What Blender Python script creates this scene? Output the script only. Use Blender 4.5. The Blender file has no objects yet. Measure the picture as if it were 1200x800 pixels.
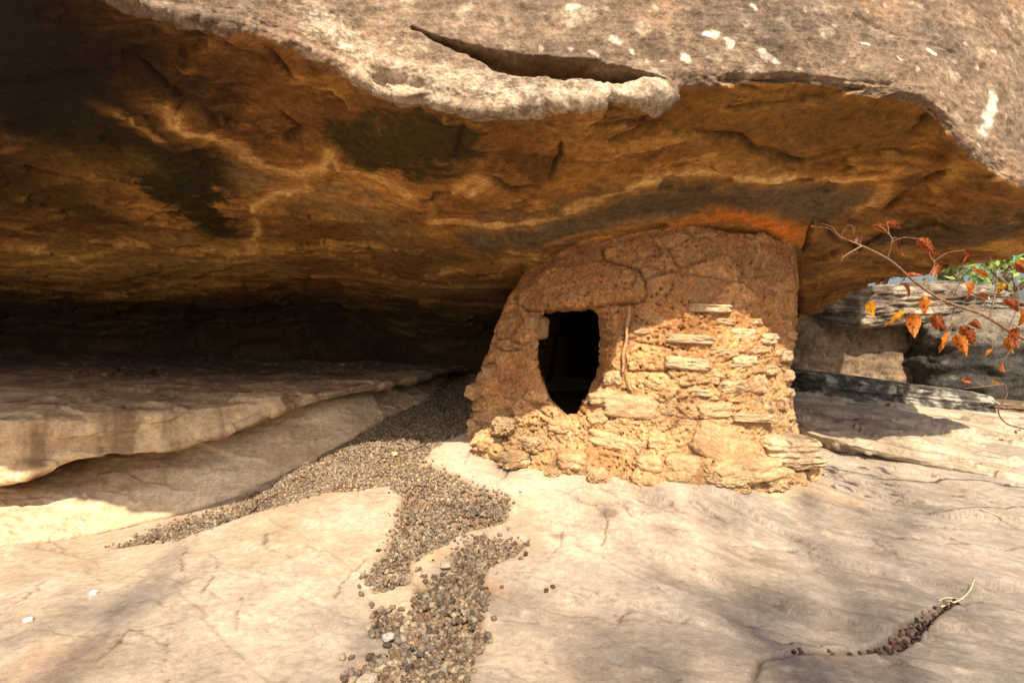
import bpy, bmesh, math, random
import numpy as np
from mathutils import Vector, Matrix

sc = bpy.context.scene
COL = sc.collection
R = math.radians
# ------------------------------------------------------------------ camera, sky, sun, exposure
H = 0.75                      # camera height
FP = 667.0                    # focal length in pixels of the 1200 px wide photograph
cam_d = bpy.data.cameras.new('camera'); cam = bpy.data.objects.new('camera', cam_d); COL.objects.link(cam)
cam_d.sensor_width = 36; cam_d.lens = 36 * FP / 1200; cam_d.clip_start = 0.02; cam_d.clip_end = 2000
cam.location = (0, 0, H); cam.rotation_euler = (R(90), 0, 0)
sc.camera = cam

SUN_EL = 48.0
SUN_AZ = 5.0                  # sun stands behind the camera, this many degrees to the right
sun_pos = Vector((math.sin(R(SUN_AZ)) * math.cos(R(SUN_EL)), -math.cos(R(SUN_AZ)) * math.cos(R(SUN_EL)), math.sin(R(SUN_EL))))
w = bpy.data.worlds.new('World'); sc.world = w; w.use_nodes = True
nt = w.node_tree; nt.nodes.clear()
sky = nt.nodes.new('ShaderNodeTexSky'); sky.sky_type = 'NISHITA'; sky.sun_disc = False
sky.sun_elevation = R(SUN_EL); sky.sun_rotation = math.atan2(sun_pos.x, sun_pos.y)
sky.dust_density = 5.0
bg = nt.nodes.new('ShaderNodeBackground'); bg.inputs[1].default_value = 0.1
wo = nt.nodes.new('ShaderNodeOutputWorld')
nt.links.new(sky.outputs[0], bg.inputs[0]); nt.links.new(bg.outputs[0], wo.inputs[0])
sl = bpy.data.lights.new('sun', 'SUN'); sl.energy = 5.0; sl.angle = R(0.6); sl.color = (1.0, 0.86, 0.66)
so = bpy.data.objects.new('sun', sl); COL.objects.link(so); so.location = sun_pos * 30
so.rotation_euler = sun_pos.to_track_quat('Z', 'Y').to_euler()
sc.view_settings.view_transform = 'Standard'; sc.view_settings.look = 'None'
sc.view_settings.gamma = 1; sc.view_settings.use_curve_mapping = False
sc.view_settings.exposure = 0.85
sc.render.engine = 'CYCLES'
sc.cycles.max_bounces = 8; sc.cycles.diffuse_bounces = 6

# ------------------------------------------------------------------ helpers
def P(u, v, Y): return np.array([(u - 600) / FP * Y, Y, H + (400 - v) / FP * Y])

def _h(ix, iy, iz, seed):
    n = (ix.astype(np.uint32) * np.uint32(374761393) + iy.astype(np.uint32) * np.uint32(668265263)
         + iz.astype(np.uint32) * np.uint32(2147483647) + np.uint32((seed * 974634777) & 0xffffffff))
    n = (n ^ (n >> np.uint32(13))) * np.uint32(1274126177)
    n = n ^ (n >> np.uint32(16)); n = n * np.uint32(2246822519); n = n ^ (n >> np.uint32(15))
    return n

_G = np.random.RandomState(5).normal(size=(256, 3)); _G /= np.linalg.norm(_G, axis=1)[:, None]
_G = _G.astype(np.float32)

def noise(p, seed=0):
    """gradient noise about -1..1, p is (N,3)"""
    p = p.astype(np.float32)
    i = np.floor(p).astype(np.int32); f = p - i
    s = f * f * f * (f * (f * 6 - 15) + 10)
    out = np.zeros(len(p), np.float32)
    for dx in (0, 1):
        wx = s[:, 0] if dx else 1 - s[:, 0]
        for dy in (0, 1):
            wy = s[:, 1] if dy else 1 - s[:, 1]
            for dz in (0, 1):
                wz = s[:, 2] if dz else 1 - s[:, 2]
                g = _G[_h(i[:, 0] + dx, i[:, 1] + dy, i[:, 2] + dz, seed) & np.uint32(255)]
                d = g[:, 0] * (f[:, 0] - dx) + g[:, 1] * (f[:, 1] - dy) + g[:, 2] * (f[:, 2] - dz)
                out += wx * wy * wz * d
    return out * 1.6

def fbm(p, scale=1.0, octv=4, seed=0, gain=0.5, ridge=False):
    sc3 = np.array(scale, np.float32) * np.ones(3, np.float32)
    a, tot, out = 1.0, 0.0, 0
    q = p * sc3
    for k in range(octv):
        n = noise(q, seed + k * 17)
        if ridge: n = 1 - 2 * np.abs(n)
        out = out + a * n; tot += a; a *= gain; q = q * 2.03 + 11.3
    return out / tot

def cells(p, scale, seed=0):
    """distance to the nearest and second nearest scattered point, and an id of the nearest"""
    q = (p * scale).astype(np.float32); i = np.floor(q).astype(np.int32)
    f1 = np.full(len(q), 9.0, np.float32); f2 = f1.copy(); idn = np.zeros(len(q), np.float32)
    for dx in (-1, 0, 1):
        for dy in (-1, 0, 1):
            for dz in (-1, 0, 1):
                h = _h(i[:, 0] + dx, i[:, 1] + dy, i[:, 2] + dz, seed)
                c = np.stack([(h & np.uint32(1023)) / 1023.0, ((h >> np.uint32(10)) & np.uint32(1023)) / 1023.0,
                              ((h >> np.uint32(20)) & np.uint32(1023)) / 1023.0], 1).astype(np.float32)
                d = np.linalg.norm(i + np.array([dx, dy, dz]) + c - q, axis=1)
                n = d < f1
                f2 = np.where(n, f1, np.minimum(f2, d)); idn = np.where(n, (h & np.uint32(255)) / 255.0, idn); f1 = np.where(n, d, f1)
    return f1, f2, idn

def sst(a, b, x):
    t = np.clip((x - a) / (b - a), 0, 1); return t * t * (3 - 2 * t)

def mix(a, b, t):
    a = np.asarray(a, float); b = np.asarray(b, float)
    t = np.asarray(t)[..., None] if np.ndim(t) else t
    return a * (1 - t) + b * t

def pchip(x, y, xi):
    """monotone cubic; x (n), y (n, ...), xi (m)"""
    x = np.asarray(x, float); y = np.asarray(y, float); n = len(x)
    h = np.diff(x); sh = (-1,) + (1,) * (y.ndim - 1); hh = h.reshape(sh)
    dl = np.diff(y, axis=0) / hh
    d = np.zeros_like(y)
    a, b = dl[:-1], dl[1:]
    w1 = (2 * hh[1:] + hh[:-1]); w2 = (hh[1:] + 2 * hh[:-1])
    with np.errstate(divide='ignore', invalid='ignore'):
        dm = (w1 + w2) / (w1 / a + w2 / b)
    d[1:-1] = np.where(a * b > 0, dm, 0); d[0] = dl[0]; d[-1] = dl[-1]
    k = np.clip(np.searchsorted(x, xi) - 1, 0, n - 2)
    t = ((xi - x[k]) / h[k]).reshape(sh)
    hk = h[k].reshape(sh)
    return ((1 + 2 * t) * (1 - t) ** 2 * y[k] + t * (1 - t) ** 2 * hk * d[k] + t * t * (3 - 2 * t) * y[k + 1] + t * t * (t - 1) * hk * d[k + 1])

def surf(ctrl, uu, vv, upos=None, vpos=None):
    """ctrl (nc, nr, 3) -> dense (len(uu), len(vv), 3)"""
    ctrl = np.asarray(ctrl, float)
    upos = np.arange(ctrl.shape[0]) if upos is None else upos
    vpos = np.arange(ctrl.shape[1]) if vpos is None else vpos
    a = pchip(upos, ctrl, uu)
    return pchip(vpos, a.transpose(1, 0, 2), vv).transpose(1, 0, 2)

def gnormals(G):
    du = np.gradient(G, axis=0); dv = np.gradient(G, axis=1)
    n = np.cross(du, dv); return n / (np.linalg.norm(n, axis=2)[..., None] + 1e-12)

def pd_poly(x, y, poly):
    """signed distance to a closed polygon (negative inside)"""
    poly = np.asarray(poly, float); n = len(poly)
    d = np.full(x.shape, 1e9); ins = np.zeros(x.shape, bool)
    for i in range(n):
        a = poly[i]; b = poly[(i + 1) % n]; e = b - a
        t = np.clip(((x - a[0]) * e[0] + (y - a[1]) * e[1]) / (e @ e + 1e-12), 0, 1)
        d = np.minimum(d, np.hypot(x - a[0] - t * e[0], y - a[1] - t * e[1]))
        c = (a[1] > y) != (b[1] > y)
        xi = (b[0] - a[0]) * (y - a[1]) / (b[1] - a[1] + 1e-12) + a[0]
        ins ^= c & (x < xi)
    return np.where(ins, -d, d)

def pd_near(p, pts, sc3=(1, 1, 1), reach=.3):
    """pd_line only where it matters"""
    pts = np.asarray(pts, float); r = reach / np.array(sc3, float)
    m = ((p > pts.min(0) - r) & (p < pts.max(0) + r)).all(1)
    d = np.full(len(p), 9.0); t = np.zeros(len(p))
    if m.any(): d[m], t[m] = pd_line(p[m], pts, sc3)
    return d, t
def pd_line(p, pts, sc3=(1, 1, 1)):
    """distance of p (N,3) to an open 3D polyline; returns (d, t along 0..1)"""
    s = np.array(sc3, float); q = p * s; pts = np.asarray(pts, float) * s
    L = np.r_[0, np.cumsum(np.linalg.norm(np.diff(pts, axis=0), axis=1))]
    d = np.full(len(p), 1e9); tt = np.zeros(len(p))
    for i in range(len(pts) - 1):
        a = pts[i]; e = pts[i + 1] - a
        t = np.clip(((q - a) @ e) / (e @ e + 1e-12), 0, 1)
        dd = np.linalg.norm(q - a - t[:, None] * e, axis=1)
        m = dd < d; d = np.where(m, dd, d); tt = np.where(m, (L[i] + t * (L[i + 1] - L[i])) / L[-1], tt)
    return d, tt

# ---- materials
MATS = {}
def rock_mat(name, fine=60, bump=0.35, rough=0.9, var=0.25, dist=0.004, streak=None):
    m = bpy.data.materials.new(name); m.use_nodes = True; t = m.node_tree; N = t.nodes; L = t.links
    b = N['Principled BSDF']; b.inputs['Roughness'].default_value = rough
    b.inputs['Specular IOR Level'].default_value = 0.25
    at = N.new('ShaderNodeAttribute'); at.attribute_name = 'tone'
    tc = N.new('ShaderNodeTexCoord')
    mp = N.new('ShaderNodeMapping'); L.new(tc.outputs['Object'], mp.inputs[0])
    if streak: mp.inputs['Scale'].default_value = streak
    n1 = N.new('ShaderNodeTexNoise'); n1.inputs['Scale'].default_value = fine; n1.inputs['Detail'].default_value = 8; n1.inputs['Roughness'].default_value = 0.7
    L.new(mp.outputs[0], n1.inputs[0])
    n2 = N.new('ShaderNodeTexNoise'); n2.inputs['Scale'].default_value = fine * 4.3; n2.inputs['Detail'].default_value = 6; n2.inputs['Roughness'].default_value = 0.75
    L.new(tc.outputs['Object'], n2.inputs[0])
    ad = N.new('ShaderNodeMath'); ad.operation = 'MULTIPLY_ADD'; L.new(n1.outputs[0], ad.inputs[0]); ad.inputs[1].default_value = 0.55
    m2 = N.new('ShaderNodeMath'); m2.operation = 'MULTIPLY'; m2.inputs[1].default_value = 0.45; L.new(n2.outputs[0], m2.inputs[0]); L.new(m2.outputs[0], ad.inputs[2])
    mr = N.new('ShaderNodeMapRange'); L.new(ad.outputs[0], mr.inputs[0]); mr.inputs[1].default_value = 0.40; mr.inputs[2].default_value = 0.60
    mr.inputs[3].default_value = 1 - var * 1.3; mr.inputs[4].default_value = 1 + var
    mul = N.new('ShaderNodeVectorMath'); mul.operation = 'SCALE'; L.new(at.outputs['Color'], mul.inputs[0]); L.new(mr.outputs[0], mul.inputs['Scale'])
    L.new(mul.outputs[0], b.inputs['Base Color'])
    bp = N.new('ShaderNodeBump'); bp.inputs['Strength'].default_value = bump; bp.inputs['Distance'].default_value = dist
    L.new(ad.outputs[0], bp.inputs['Height']); L.new(bp.outputs[0], b.inputs['Normal'])
    MATS[name] = m; return m

def plain_mat(name, c, rough=0.8, var=0.2, fine=40, trans=0.0, bump=0.2):
    m = bpy.data.materials.new(name); m.use_nodes = True; t = m.node_tree; N = t.nodes; L = t.links
    b = N['Principled BSDF']; b.inputs['Roughness'].default_value = rough; b.inputs['Specular IOR Level'].default_value = 0.3
    tc = N.new('ShaderNodeTexCoord'); n1 = N.new('ShaderNodeTexNoise'); n1.inputs['Scale'].default_value = fine; n1.inputs['Detail'].default_value = 6
    L.new(tc.outputs['Object'], n1.inputs[0])
    cr = N.new('ShaderNodeValToRGB'); L.new(n1.outputs[0], cr.inputs[0])
    cr.color_ramp.elements[0].position = 0.35; cr.color_ramp.elements[1].position = 0.65
    cr.color_ramp.elements[0].color = (*[x * (1 - var) for x in c], 1); cr.color_ramp.elements[1].color = (*[min(1, x * (1 + var)) for x in c], 1)
    L.new(cr.outputs[0], b.inputs['Base Color'])
    bp = N.new('ShaderNodeBump'); bp.inputs['Strength'].default_value = bump; bp.inputs['Distance'].default_value = 0.002
    L.new(n1.outputs[0], bp.inputs['Height']); L.new(bp.outputs[0], b.inputs['Normal'])
    if trans > 0:
        tr = N.new('ShaderNodeBsdfTranslucent'); L.new(cr.outputs[0], tr.inputs[0])
        mx = N.new('ShaderNodeMixShader'); mx.inputs[0].default_value = trans
        L.new(b.outputs[0], mx.inputs[1]); L.new(tr.outputs[0], mx.inputs[2]); L.new(mx.outputs[0], N['Material Output'].inputs[0])
    MATS[name] = m; return m

# ---- meshes and objects
def mesh_np(name, V, F, mat, color=None, smooth=True):
    """V (n,3); F (m,k) one face size"""
    me = bpy.data.meshes.new(name); V = np.ascontiguousarray(V, np.float32); F = np.ascontiguousarray(F, np.int32)
    me.vertices.add(len(V)); me.vertices.foreach_set('co', V.ravel())
    k = F.shape[1]
    me.loops.add(F.size); me.loops.foreach_set('vertex_index', F.ravel())
    me.polygons.add(len(F)); me.polygons.foreach_set('loop_start', np.arange(0, F.size, k, dtype=np.int32))
    me.polygons.foreach_set('loop_total', np.full(len(F), k, np.int32))
    me.update(calc_edges=True)
    me.polygons.foreach_set('use_smooth', np.full(len(F), smooth, bool))
    if color is not None:
        a = me.attributes.new('tone', 'FLOAT_COLOR', 'POINT')
        c = np.ones((len(V), 4), np.float32); c[:, :3] = color
        a.data.foreach_set('color', c.ravel())
    me.materials.append(mat); me.validate()
    return me

def put(name, me, parent=None, loc=(0, 0, 0)):
    o = bpy.data.objects.new(name, me); COL.objects.link(o); o.location = loc
    if parent: o.parent = parent
    return o

def tag(o, label=None, cat=None, group=None, kind=None):
    if label: o['label'] = label
    if cat: o['category'] = cat
    if group: o['group'] = group
    if kind: o['kind'] = kind
    return o

def empty(name, loc=(0, 0, 0)):
    o = bpy.data.objects.new(name, None); COL.objects.link(o); o.location = loc; o.empty_display_size = 0.1; return o

def grid_faces(nu, nv, flip=False):
    i = np.arange(nu - 1)[:, None] * nv + np.arange(nv - 1)[None, :]
    F = np.stack([i, i + nv, i + nv + 1, i + 1], 2).reshape(-1, 4)
    return F[:, ::-1] if flip else F

def rebase(V):
    """origin at the bottom centre of the vertices"""
    c = np.array([(V[:, 0].min() + V[:, 0].max()) / 2, (V[:, 1].min() + V[:, 1].max()) / 2, V[:, 2].min()])
    return V - c, tuple(c)

def _cube_sphere(n):
    t = np.linspace(-1, 1, n); a, b = np.meshgrid(t, t, indexing='ij'); o = np.ones_like(a)
    V, F, off = [], [], 0
    for ax in range(3):
        for s in (-1, 1):
            p = [None] * 3; p[ax] = o * s; p[(ax + 1) % 3] = a; p[(ax + 2) % 3] = b
            V.append(np.stack(p, 2).reshape(-1, 3)); F.append(grid_faces(n, n, flip=(s < 0)) + off); off += n * n
    V = np.concatenate(V); F = np.concatenate(F)
    key = np.round(V * 1e5).astype(np.int64); _, idx, inv = np.unique(key, axis=0, return_index=True, return_inverse=True)
    return V[idx], inv.ravel()[F]
_CS = {}
def rock_verts(size, seed, n=16, sq=0.35, amp=0.12, fq=2.2, taper=0.0, layer=0.0, fine=0.25):
    """box-like rock: sq 0 = box, 1 = ellipsoid; size = full extents"""
    if n not in _CS: _CS[n] = _cube_sphere(n)
    C, F = _CS[n]
    S = C / np.linalg.norm(C, axis=1)[:, None]
    pw = 2 + 5 * (1 - sq)
    Rr = 1 / (np.abs(S) ** pw).sum(1) ** (1 / pw)
    V = S * Rr[:, None]
    q = V + seed * 7.31
    V = V + S * (amp * fbm(q, fq, 3, seed))[:, None]
    V = V + S * (amp * fine * fbm(q, fq * 4.5, 4, seed + 3))[:, None]
    if layer: V[:, :2] *= (1 + layer * noise(q * np.array([.3, .3, 4.0]), seed + 9))[:, None]
    if taper: V[:, 2] *= 1 - taper * (V[:, 0] * 0.5 + 0.5)
    return V * (np.array(size) / 2), F

def rotm(rx=0, ry=0, rz=0):
    return np.array(Matrix.Rotation(R(rz), 3, 'Z') @ Matrix.Rotation(R(ry), 3, 'Y') @ Matrix.Rotation(R(rx), 3, 'X'))

def tube_np(pts, rads, k=6):
    pts = np.asarray(pts, float); n = len(pts); rads = np.asarray(rads, float) * np.ones(n)
    T = np.gradient(pts, axis=0); T /= np.linalg.norm(T, axis=1)[:, None] + 1e-9
    ref = np.array([0.31, 0.17, 0.93]); A = np.cross(T, ref); A /= np.linalg.norm(A, axis=1)[:, None] + 1e-9; B = np.cross(T, A)
    an = np.arange(k) * 2 * math.pi / k
    V = pts[:, None] + rads[:, None, None] * (np.cos(an)[None, :, None] * A[:, None] + np.sin(an)[None, :, None] * B[:, None])
    V = V.reshape(-1, 3)
    i = np.arange(n - 1)[:, None] * k; j = np.arange(k)[None, :]; j2 = (j + 1) % k
    F = np.stack([i + j, i + j2, i + k + j2, i + k + j], 2).reshape(-1, 4)
    return V, F

class MB:
    def __init__(s): s.V = []; s.F = []; s.C = []; s.n = 0
    def add(s, V, F, col=None):
        s.V.append(V); s.F.append(F + s.n); s.n += len(V)
        s.C.append(np.ones((len(V), 3)) * (col if col is not None else (1, 1, 1)))
    def build(s, name, mat, parent=None, smooth=True, base=False, color=True):
        V = np.concatenate(s.V); F = np.concatenate(s.F); loc = (0, 0, 0)
        if base: V, loc = rebase(V)
        return put(name, mesh_np(name, V, F, mat, np.concatenate(s.C) if color else None, smooth), parent, loc)

M_ground = rock_mat('sandstone_floor', fine=40, bump=0.8, var=0.20, dist=0.006)
M_roof = rock_mat('sandstone_roof', fine=30, bump=1.0, var=0.34, dist=0.016)
M_ledge = rock_mat('sandstone_ledge', fine=30, bump=0.8, var=0.26, dist=0.008)
M_mud = rock_mat('mud_plaster', fine=50, bump=1.0, var=0.32, dist=0.014)
M_stone = rock_mat('wall_stone', fine=45, bump=0.9, var=0.28, dist=0.010)
M_peb = rock_mat('pebble', fine=120, bump=0.3, var=0.2, dist=0.002)
M_boul = rock_mat('boulder_rock', fine=14, bump=1.0, var=0.5, dist=0.04)
M_bark = plain_mat('bark', (0.16, 0.12, 0.09), fine=30, var=0.4)
M_twig = plain_mat('twig_bark', (0.20, 0.12, 0.07), fine=80, var=0.3)
M_straw = plain_mat('straw', (0.62, 0.48, 0.28), fine=80, var=0.2)
M_wood = plain_mat('weathered_wood', (0.36, 0.21, 0.10), fine=60, var=0.3)
M_green = plain_mat('green_leaf', (0.36, 0.50, 0.12), fine=1.5, var=0.4, trans=0.5, rough=0.6)
LEAFM = [plain_mat('red_leaf', (0.30, 0.075, 0.02), fine=9, var=0.7, trans=0.35, rough=0.5),
         plain_mat('orange_leaf', (0.50, 0.15, 0.02), fine=9, var=0.6, trans=0.35, rough=0.5),
         plain_mat('yellow_leaf', (0.58, 0.26, 0.02), fine=9, var=0.6, trans=0.35, rough=0.5),
         plain_mat('brown_leaf', (0.14, 0.045, 0.02), fine=9, var=0.6, trans=0.25, rough=0.55)]

# ------------------------------------------------------------------ ground (one sheet to the horizon)
gp = [P(*a) for a in [
    (0, 640, 2.2), (110, 628, 2.4), (200, 606, 2.56), (300, 573, 2.76), (400, 524, 3.1), (450, 492, 3.5), (500, 468, 4.0), (540, 432, 4.8),
    (520, 500, 3.3), (560, 522, 2.93), (600, 543, 2.72), (700, 556, 2.54), (830, 566, 2.42), (935, 560, 2.6),
    (480, 572, 2.5), (300, 592, 2.4), (600, 600, 2.3), (600, 700, 1.7), (600, 800, 1.28), (300, 700, 1.66), (400, 640, 2.0), (150, 665, 1.95),
    (0, 712, 1.62), (0, 800, 1.27), (200, 800, 1.27), (900, 600, 2.3), (900, 700, 1.72), (900, 800, 1.3), (1200, 800, 1.3), (1200, 700, 1.76), (1200, 620, 2.24),
    (1000, 560, 2.75), (1200, 582, 2.6), (950, 510, 3.4), (1200, 485, 4.8), (950, 458, 5.5), (1200, 462, 7.0), (-300, 640, 2.3), (-300, 800, 1.4)]]
gp += [np.array(a, float) for a in [(-1, 0, -.08), (0, 0, -.06), (1, 0, -.1), (2.5, .5, -.1), (-2.5, 0, -.12), (-2, -2, -.3), (0, -2, -.25), (2, -2, -.3),
                                    (-4, 5, .5), (-2, 5.5, .55), (0.5, 5.5, .5), (5, 3, -.1), (6, 6, 0.0), (-5, 2.5, 0.1)]]
gp = np.array(gp)
def _tps(pts, z, lam=0.002):
    n = len(pts); d = np.linalg.norm(pts[:, None] - pts[None], axis=2); K = np.where(d > 0, d * d * np.log(d + 1e-12), 0)
    A = np.zeros((n + 3, n + 3)); A[:n, :n] = K + lam * np.eye(n); A[:n, n] = 1; A[:n, n + 1:] = pts; A[n, :n] = 1; A[n + 1:, :n] = pts.T
    return np.linalg.solve(A, np.r_[z, 0, 0, 0])
_wt = _tps(gp[:, :2], gp[:, 2])
def ground0(x, y):
    x = np.asarray(x, float); y = np.asarray(y, float); cx = np.clip(x, -6, 7); cy = np.clip(y, -3, 8)
    z = _wt[-3] + _wt[-2] * cx + _wt[-1] * cy
    for k in range(len(gp)):
        d2 = (cx - gp[k, 0]) ** 2 + (cy - gp[k, 1]) ** 2
        z = z + _wt[k] * 0.5 * d2 * np.log(d2 + 1e-12)
    r = np.hypot(x - cx, y - cy)
    return z * np.exp(-r * 0.15) - 0.5 * (1 - np.exp(-r * 0.2))
def hit_ground(u, v):
    Y = np.linspace(0.8, 7, 1500); X = (u - 600) / FP * Y; Z = H + (400 - v) / FP * Y
    g = ground0(X, Y); k = np.argmax(Z < g)
    return np.array([X[k], Y[k], g[k]])

GRAVEL = [
    [(135, 640), (200, 612), (260, 596), (310, 572), (350, 548), (400, 520), (440, 488), (480, 462), (510, 440), (545, 432), (560, 470), (552, 508), (522, 516), (500, 532), (480, 562), (420, 573), (380, 575), (330, 590), (270, 610), (210, 632)],
    [(460, 566), (500, 545), (560, 572), (592, 582), (592, 610), (545, 622), (505, 640), (480, 660), (478, 680), (440, 690), (434, 676), (455, 640), (470, 605), (472, 580)],
    [(530, 652), (560, 628), (612, 640), (602, 652), (568, 666), (562, 692), (525, 696), (490, 692), (500, 679), (540, 672)],
    [(490, 684), (562, 684), (562, 745), (548, 775), (536, 830), (400, 830), (418, 782), (460, 768), (470, 750), (440, 744), (445, 714), (480, 718), (490, 705)]]
GRAVEL_W = [np.array([hit_ground(*p)[:2] for p in g]) for g in GRAVEL]
CRACK = np.array([hit_ground(*p) for p in [(880, 812), (890, 780), (930, 772), (985, 770), (1030, 768), (1060, 752), (1090, 732), (1110, 716), (1145, 706)]])
POCKET = np.array([hit_ground(*p)[:2] for p in [(930, 774), (990, 766), (1025, 755), (1050, 738), (1085, 722), (1120, 708), (1125, 714), (1100, 728), (1075, 752), (1045, 771), (1000, 776)]])

def gravel_sd(x, y):
    d = np.full(x.shape, 9.0)
    for g in GRAVEL_W: d = np.minimum(d, pd_poly(x, y, g))
    p = np.stack([x, y, 0 * x], -1).reshape(-1, 3)
    d = d + (0.018 * fbm(p, 9, 3, 61)).reshape(x.shape) + (0.008 * fbm(p, 40, 2, 62)).reshape(x.shape)
    return d

def axis(lo, hi, step, far, g=1.16):
    a = np.arange(lo, hi, step); l, r = [], []
    s = step; p = lo
    while p > -far: s *= g; p -= s; l.append(p)
    s = step; p = a[-1]
    while p < far: s *= g; p += s; r.append(p)
    return np.r_[l[::-1], a, r]
gx = axis(-2.3, 2.6, 0.0062, 400)
ya = [1.1]
while ya[-1] < 5.2: ya.append(ya[-1] + 0.0045 * (ya[-1] / 1.2) ** 1.1)
yb, s_ = [], 0.006
p_ = 1.1
while p_ > -400: s_ *= 1.16; p_ -= s_; yb.append(p_)
yc, s_, p_ = [], 0.03, ya[-1]
while p_ < 400: s_ *= 1.16; p_ += s_; yc.append(p_)
gy = np.r_[yb[::-1], ya, yc]
X, Y = np.meshgrid(gx, gy, indexing='ij')
Z = ground0(X, Y); p3 = np.stack([X, Y, 0 * X], 2).reshape(-1, 3)
near = (np.exp(-np.maximum(0, np.hypot(X, Y - 2) - 4) * 0.3)).ravel()
# bedding of the slab runs away to the right: rotate and stretch
th = R(38); st = np.stack([(p3[:, 0] * math.cos(th) - p3[:, 1] * math.sin(th)) * 0.35, p3[:, 0] * math.sin(th) + p3[:, 1] * math.cos(th), p3[:, 2]], 1)
n_big = fbm(p3, 1.6, 3, 1); n_st = fbm(st, 7, 4, 2, ridge=True); n_fi = fbm(p3, 26, 4, 3, 0.6)
n_med = fbm(p3, 5, 4, 4)
sd = gravel_sd(X, Y).ravel()
rightw = sst(-0.2, 0.9, p3[:, 0])
dz = 0.020 * n_big + 0.007 * n_med + (0.005 + 0.010 * rightw) * n_st * (0.4 + 0.6 * rightw) + 0.0018 * n_fi
# terraces: thin flakes of sandstone broken away
tq = fbm(st, 3.0, 6, 8, .55) * 2.4
tq_g = tq; tf = np.floor(tq) + sst(0.0, 0.08, tq - np.floor(tq))
dz += (0.004 + .010 * rightw) * tf + .0022 * fbm(p3, 60, 3, 13, .6) * sst(3.5, 2.2, p3[:, 1])
dep = sst(0.02, -0.03, sd)
dz -= 0.030 * dep * (1 - 0.3 * sst(2.2, 3.0, p3[:, 1]))
# the foreground slab on the left stands proud of the gravel channel
cd, ct = pd_line(p3 + np.stack([.006 * n_fi, .008 * n_med, 0 * n_fi], 1), CRACK * np.array([1, 1, 0]))
dz -= 0.014 * np.exp(-(cd / 0.008) ** 2)
pk = pd_poly(p3[:, 0], p3[:, 1], POCKET); dz -= 0.022 * sst(0.006, -0.012, pk)
CR2 = [[(0, 722), (20, 706), (45, 693), (60, 680)], [(284, 738), (281, 718), (287, 700)], [(205, 800), (200, 765), (206, 742)], [(218, 668), (221, 655), (220, 640)], [(238, 695), (255, 672), (262, 660)],
       [(395, 700), (405, 680), (430, 650)], [(312, 620), (316, 640), (345, 650)], [(545, 545), (552, 530), (560, 522)], [(590, 560), (597, 545), (598, 538)], [(705, 640), (712, 610), (690, 590), (660, 575)], [(640, 655), (655, 640), (660, 622)],
       [(740, 610), (730, 585), (700, 570)], [(120, 770), (160, 735), (215, 728)], [(45, 640), (90, 650), (130, 646)], [(960, 585), (1010, 600), (1060, 612), (1130, 620)], [(950, 540), (1040, 585), (1075, 592)], [(600, 500), (600, 500.1)]]
crk = np.full(len(p3), 9.0)
for c in CR2:
    a = np.array([hit_ground(*q) for q in c]) * np.array([1, 1, 0]); d_, _ = pd_near(p3 + np.stack([0.016 * n_fi + .02 * n_med, 0.016 * n_fi + .03 * n_st, 0 * n_fi], 1), a, reach=.06); crk = np.minimum(crk, d_ * 1.0)
crk = crk + .004 * sst(-.1, .5, fbm(p3, 12, 3, 12)); dz -= 0.006 * np.exp(-(crk / 0.0035) ** 2)
Zf = Z + (dz * near).reshape(Z.shape)
GROUND = np.stack([X, Y, Zf], 2)
# colours: buff sandstone, greyer to the lower right (part stain, part painted tree shade), dusty tan round the gravel, ochre spots
c = mix((0.48, 0.38, 0.27), (0.60, 0.495, 0.37), sst(-.4, .5, n_big + .4 * n_med))
c = mix(c, (0.50, 0.34, 0.20), .6 * sst(.1, .6, fbm(p3, 2.7, 3, 21)))
grey = sst(-0.25, 0.45, fbm(st, 2.0, 4, 22) + 0.9 * sst(0.1, 1.6, p3[:, 0]) - 0.45 * sst(1.9, 2.7, p3[:, 1]) - .15)
c = mix(c, (0.33, 0.29, 0.235), .9 * grey)
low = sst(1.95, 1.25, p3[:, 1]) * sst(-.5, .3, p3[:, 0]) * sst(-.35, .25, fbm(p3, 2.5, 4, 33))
c = mix(c, (0.19, 0.165, 0.135), .85 * low)  # near floor darkened: grey stain plus painted dappled tree shade
c = mix(c, (0.62, 0.52, 0.39), .5 * sst(.2, .6, fbm(p3, 14, 4, 23)))
c = mix(c, (0.30, 0.24, 0.18), .45 * sst(.0, .5, fbm(p3, 5.5, 5, 27, .65)))
c = mix(c, (0.28, 0.21, 0.15), .5 * sst(.05, .4, fbm(st * np.array([.6, 2, 1]), 9, 5, 28, .65)) * rightw)
c = mix(c, (0.24, 0.17, 0.11), .5 * sst(.28, .62, fbm(st, 11, 4, 24)) * (0.4 + .6 * rightw))
tfg = tq_g - np.floor(tq_g); c = mix(c, (0.16, 0.115, 0.08), .7 * np.exp(-((tfg - .03) / .03) ** 2) * sst(-.1, .4, n_med + n_st) * (.25 + .75 * rightw))
c = mix(c, (0.30, 0.19, 0.105), .9 * sst(0.035, -0.01, sd) * (1 - .3 * n_med))
c = mix(c, (0.12, 0.08, 0.055), .9 * np.exp(-(crk / 0.0036) ** 2))
c = mix(c, (0.10, 0.075, 0.055), .8 * np.exp(-(cd / 0.007) ** 2))
c = mix(c, (0.17, 0.12, 0.09), .9 * sst(0.004, -0.006, pk))
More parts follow.
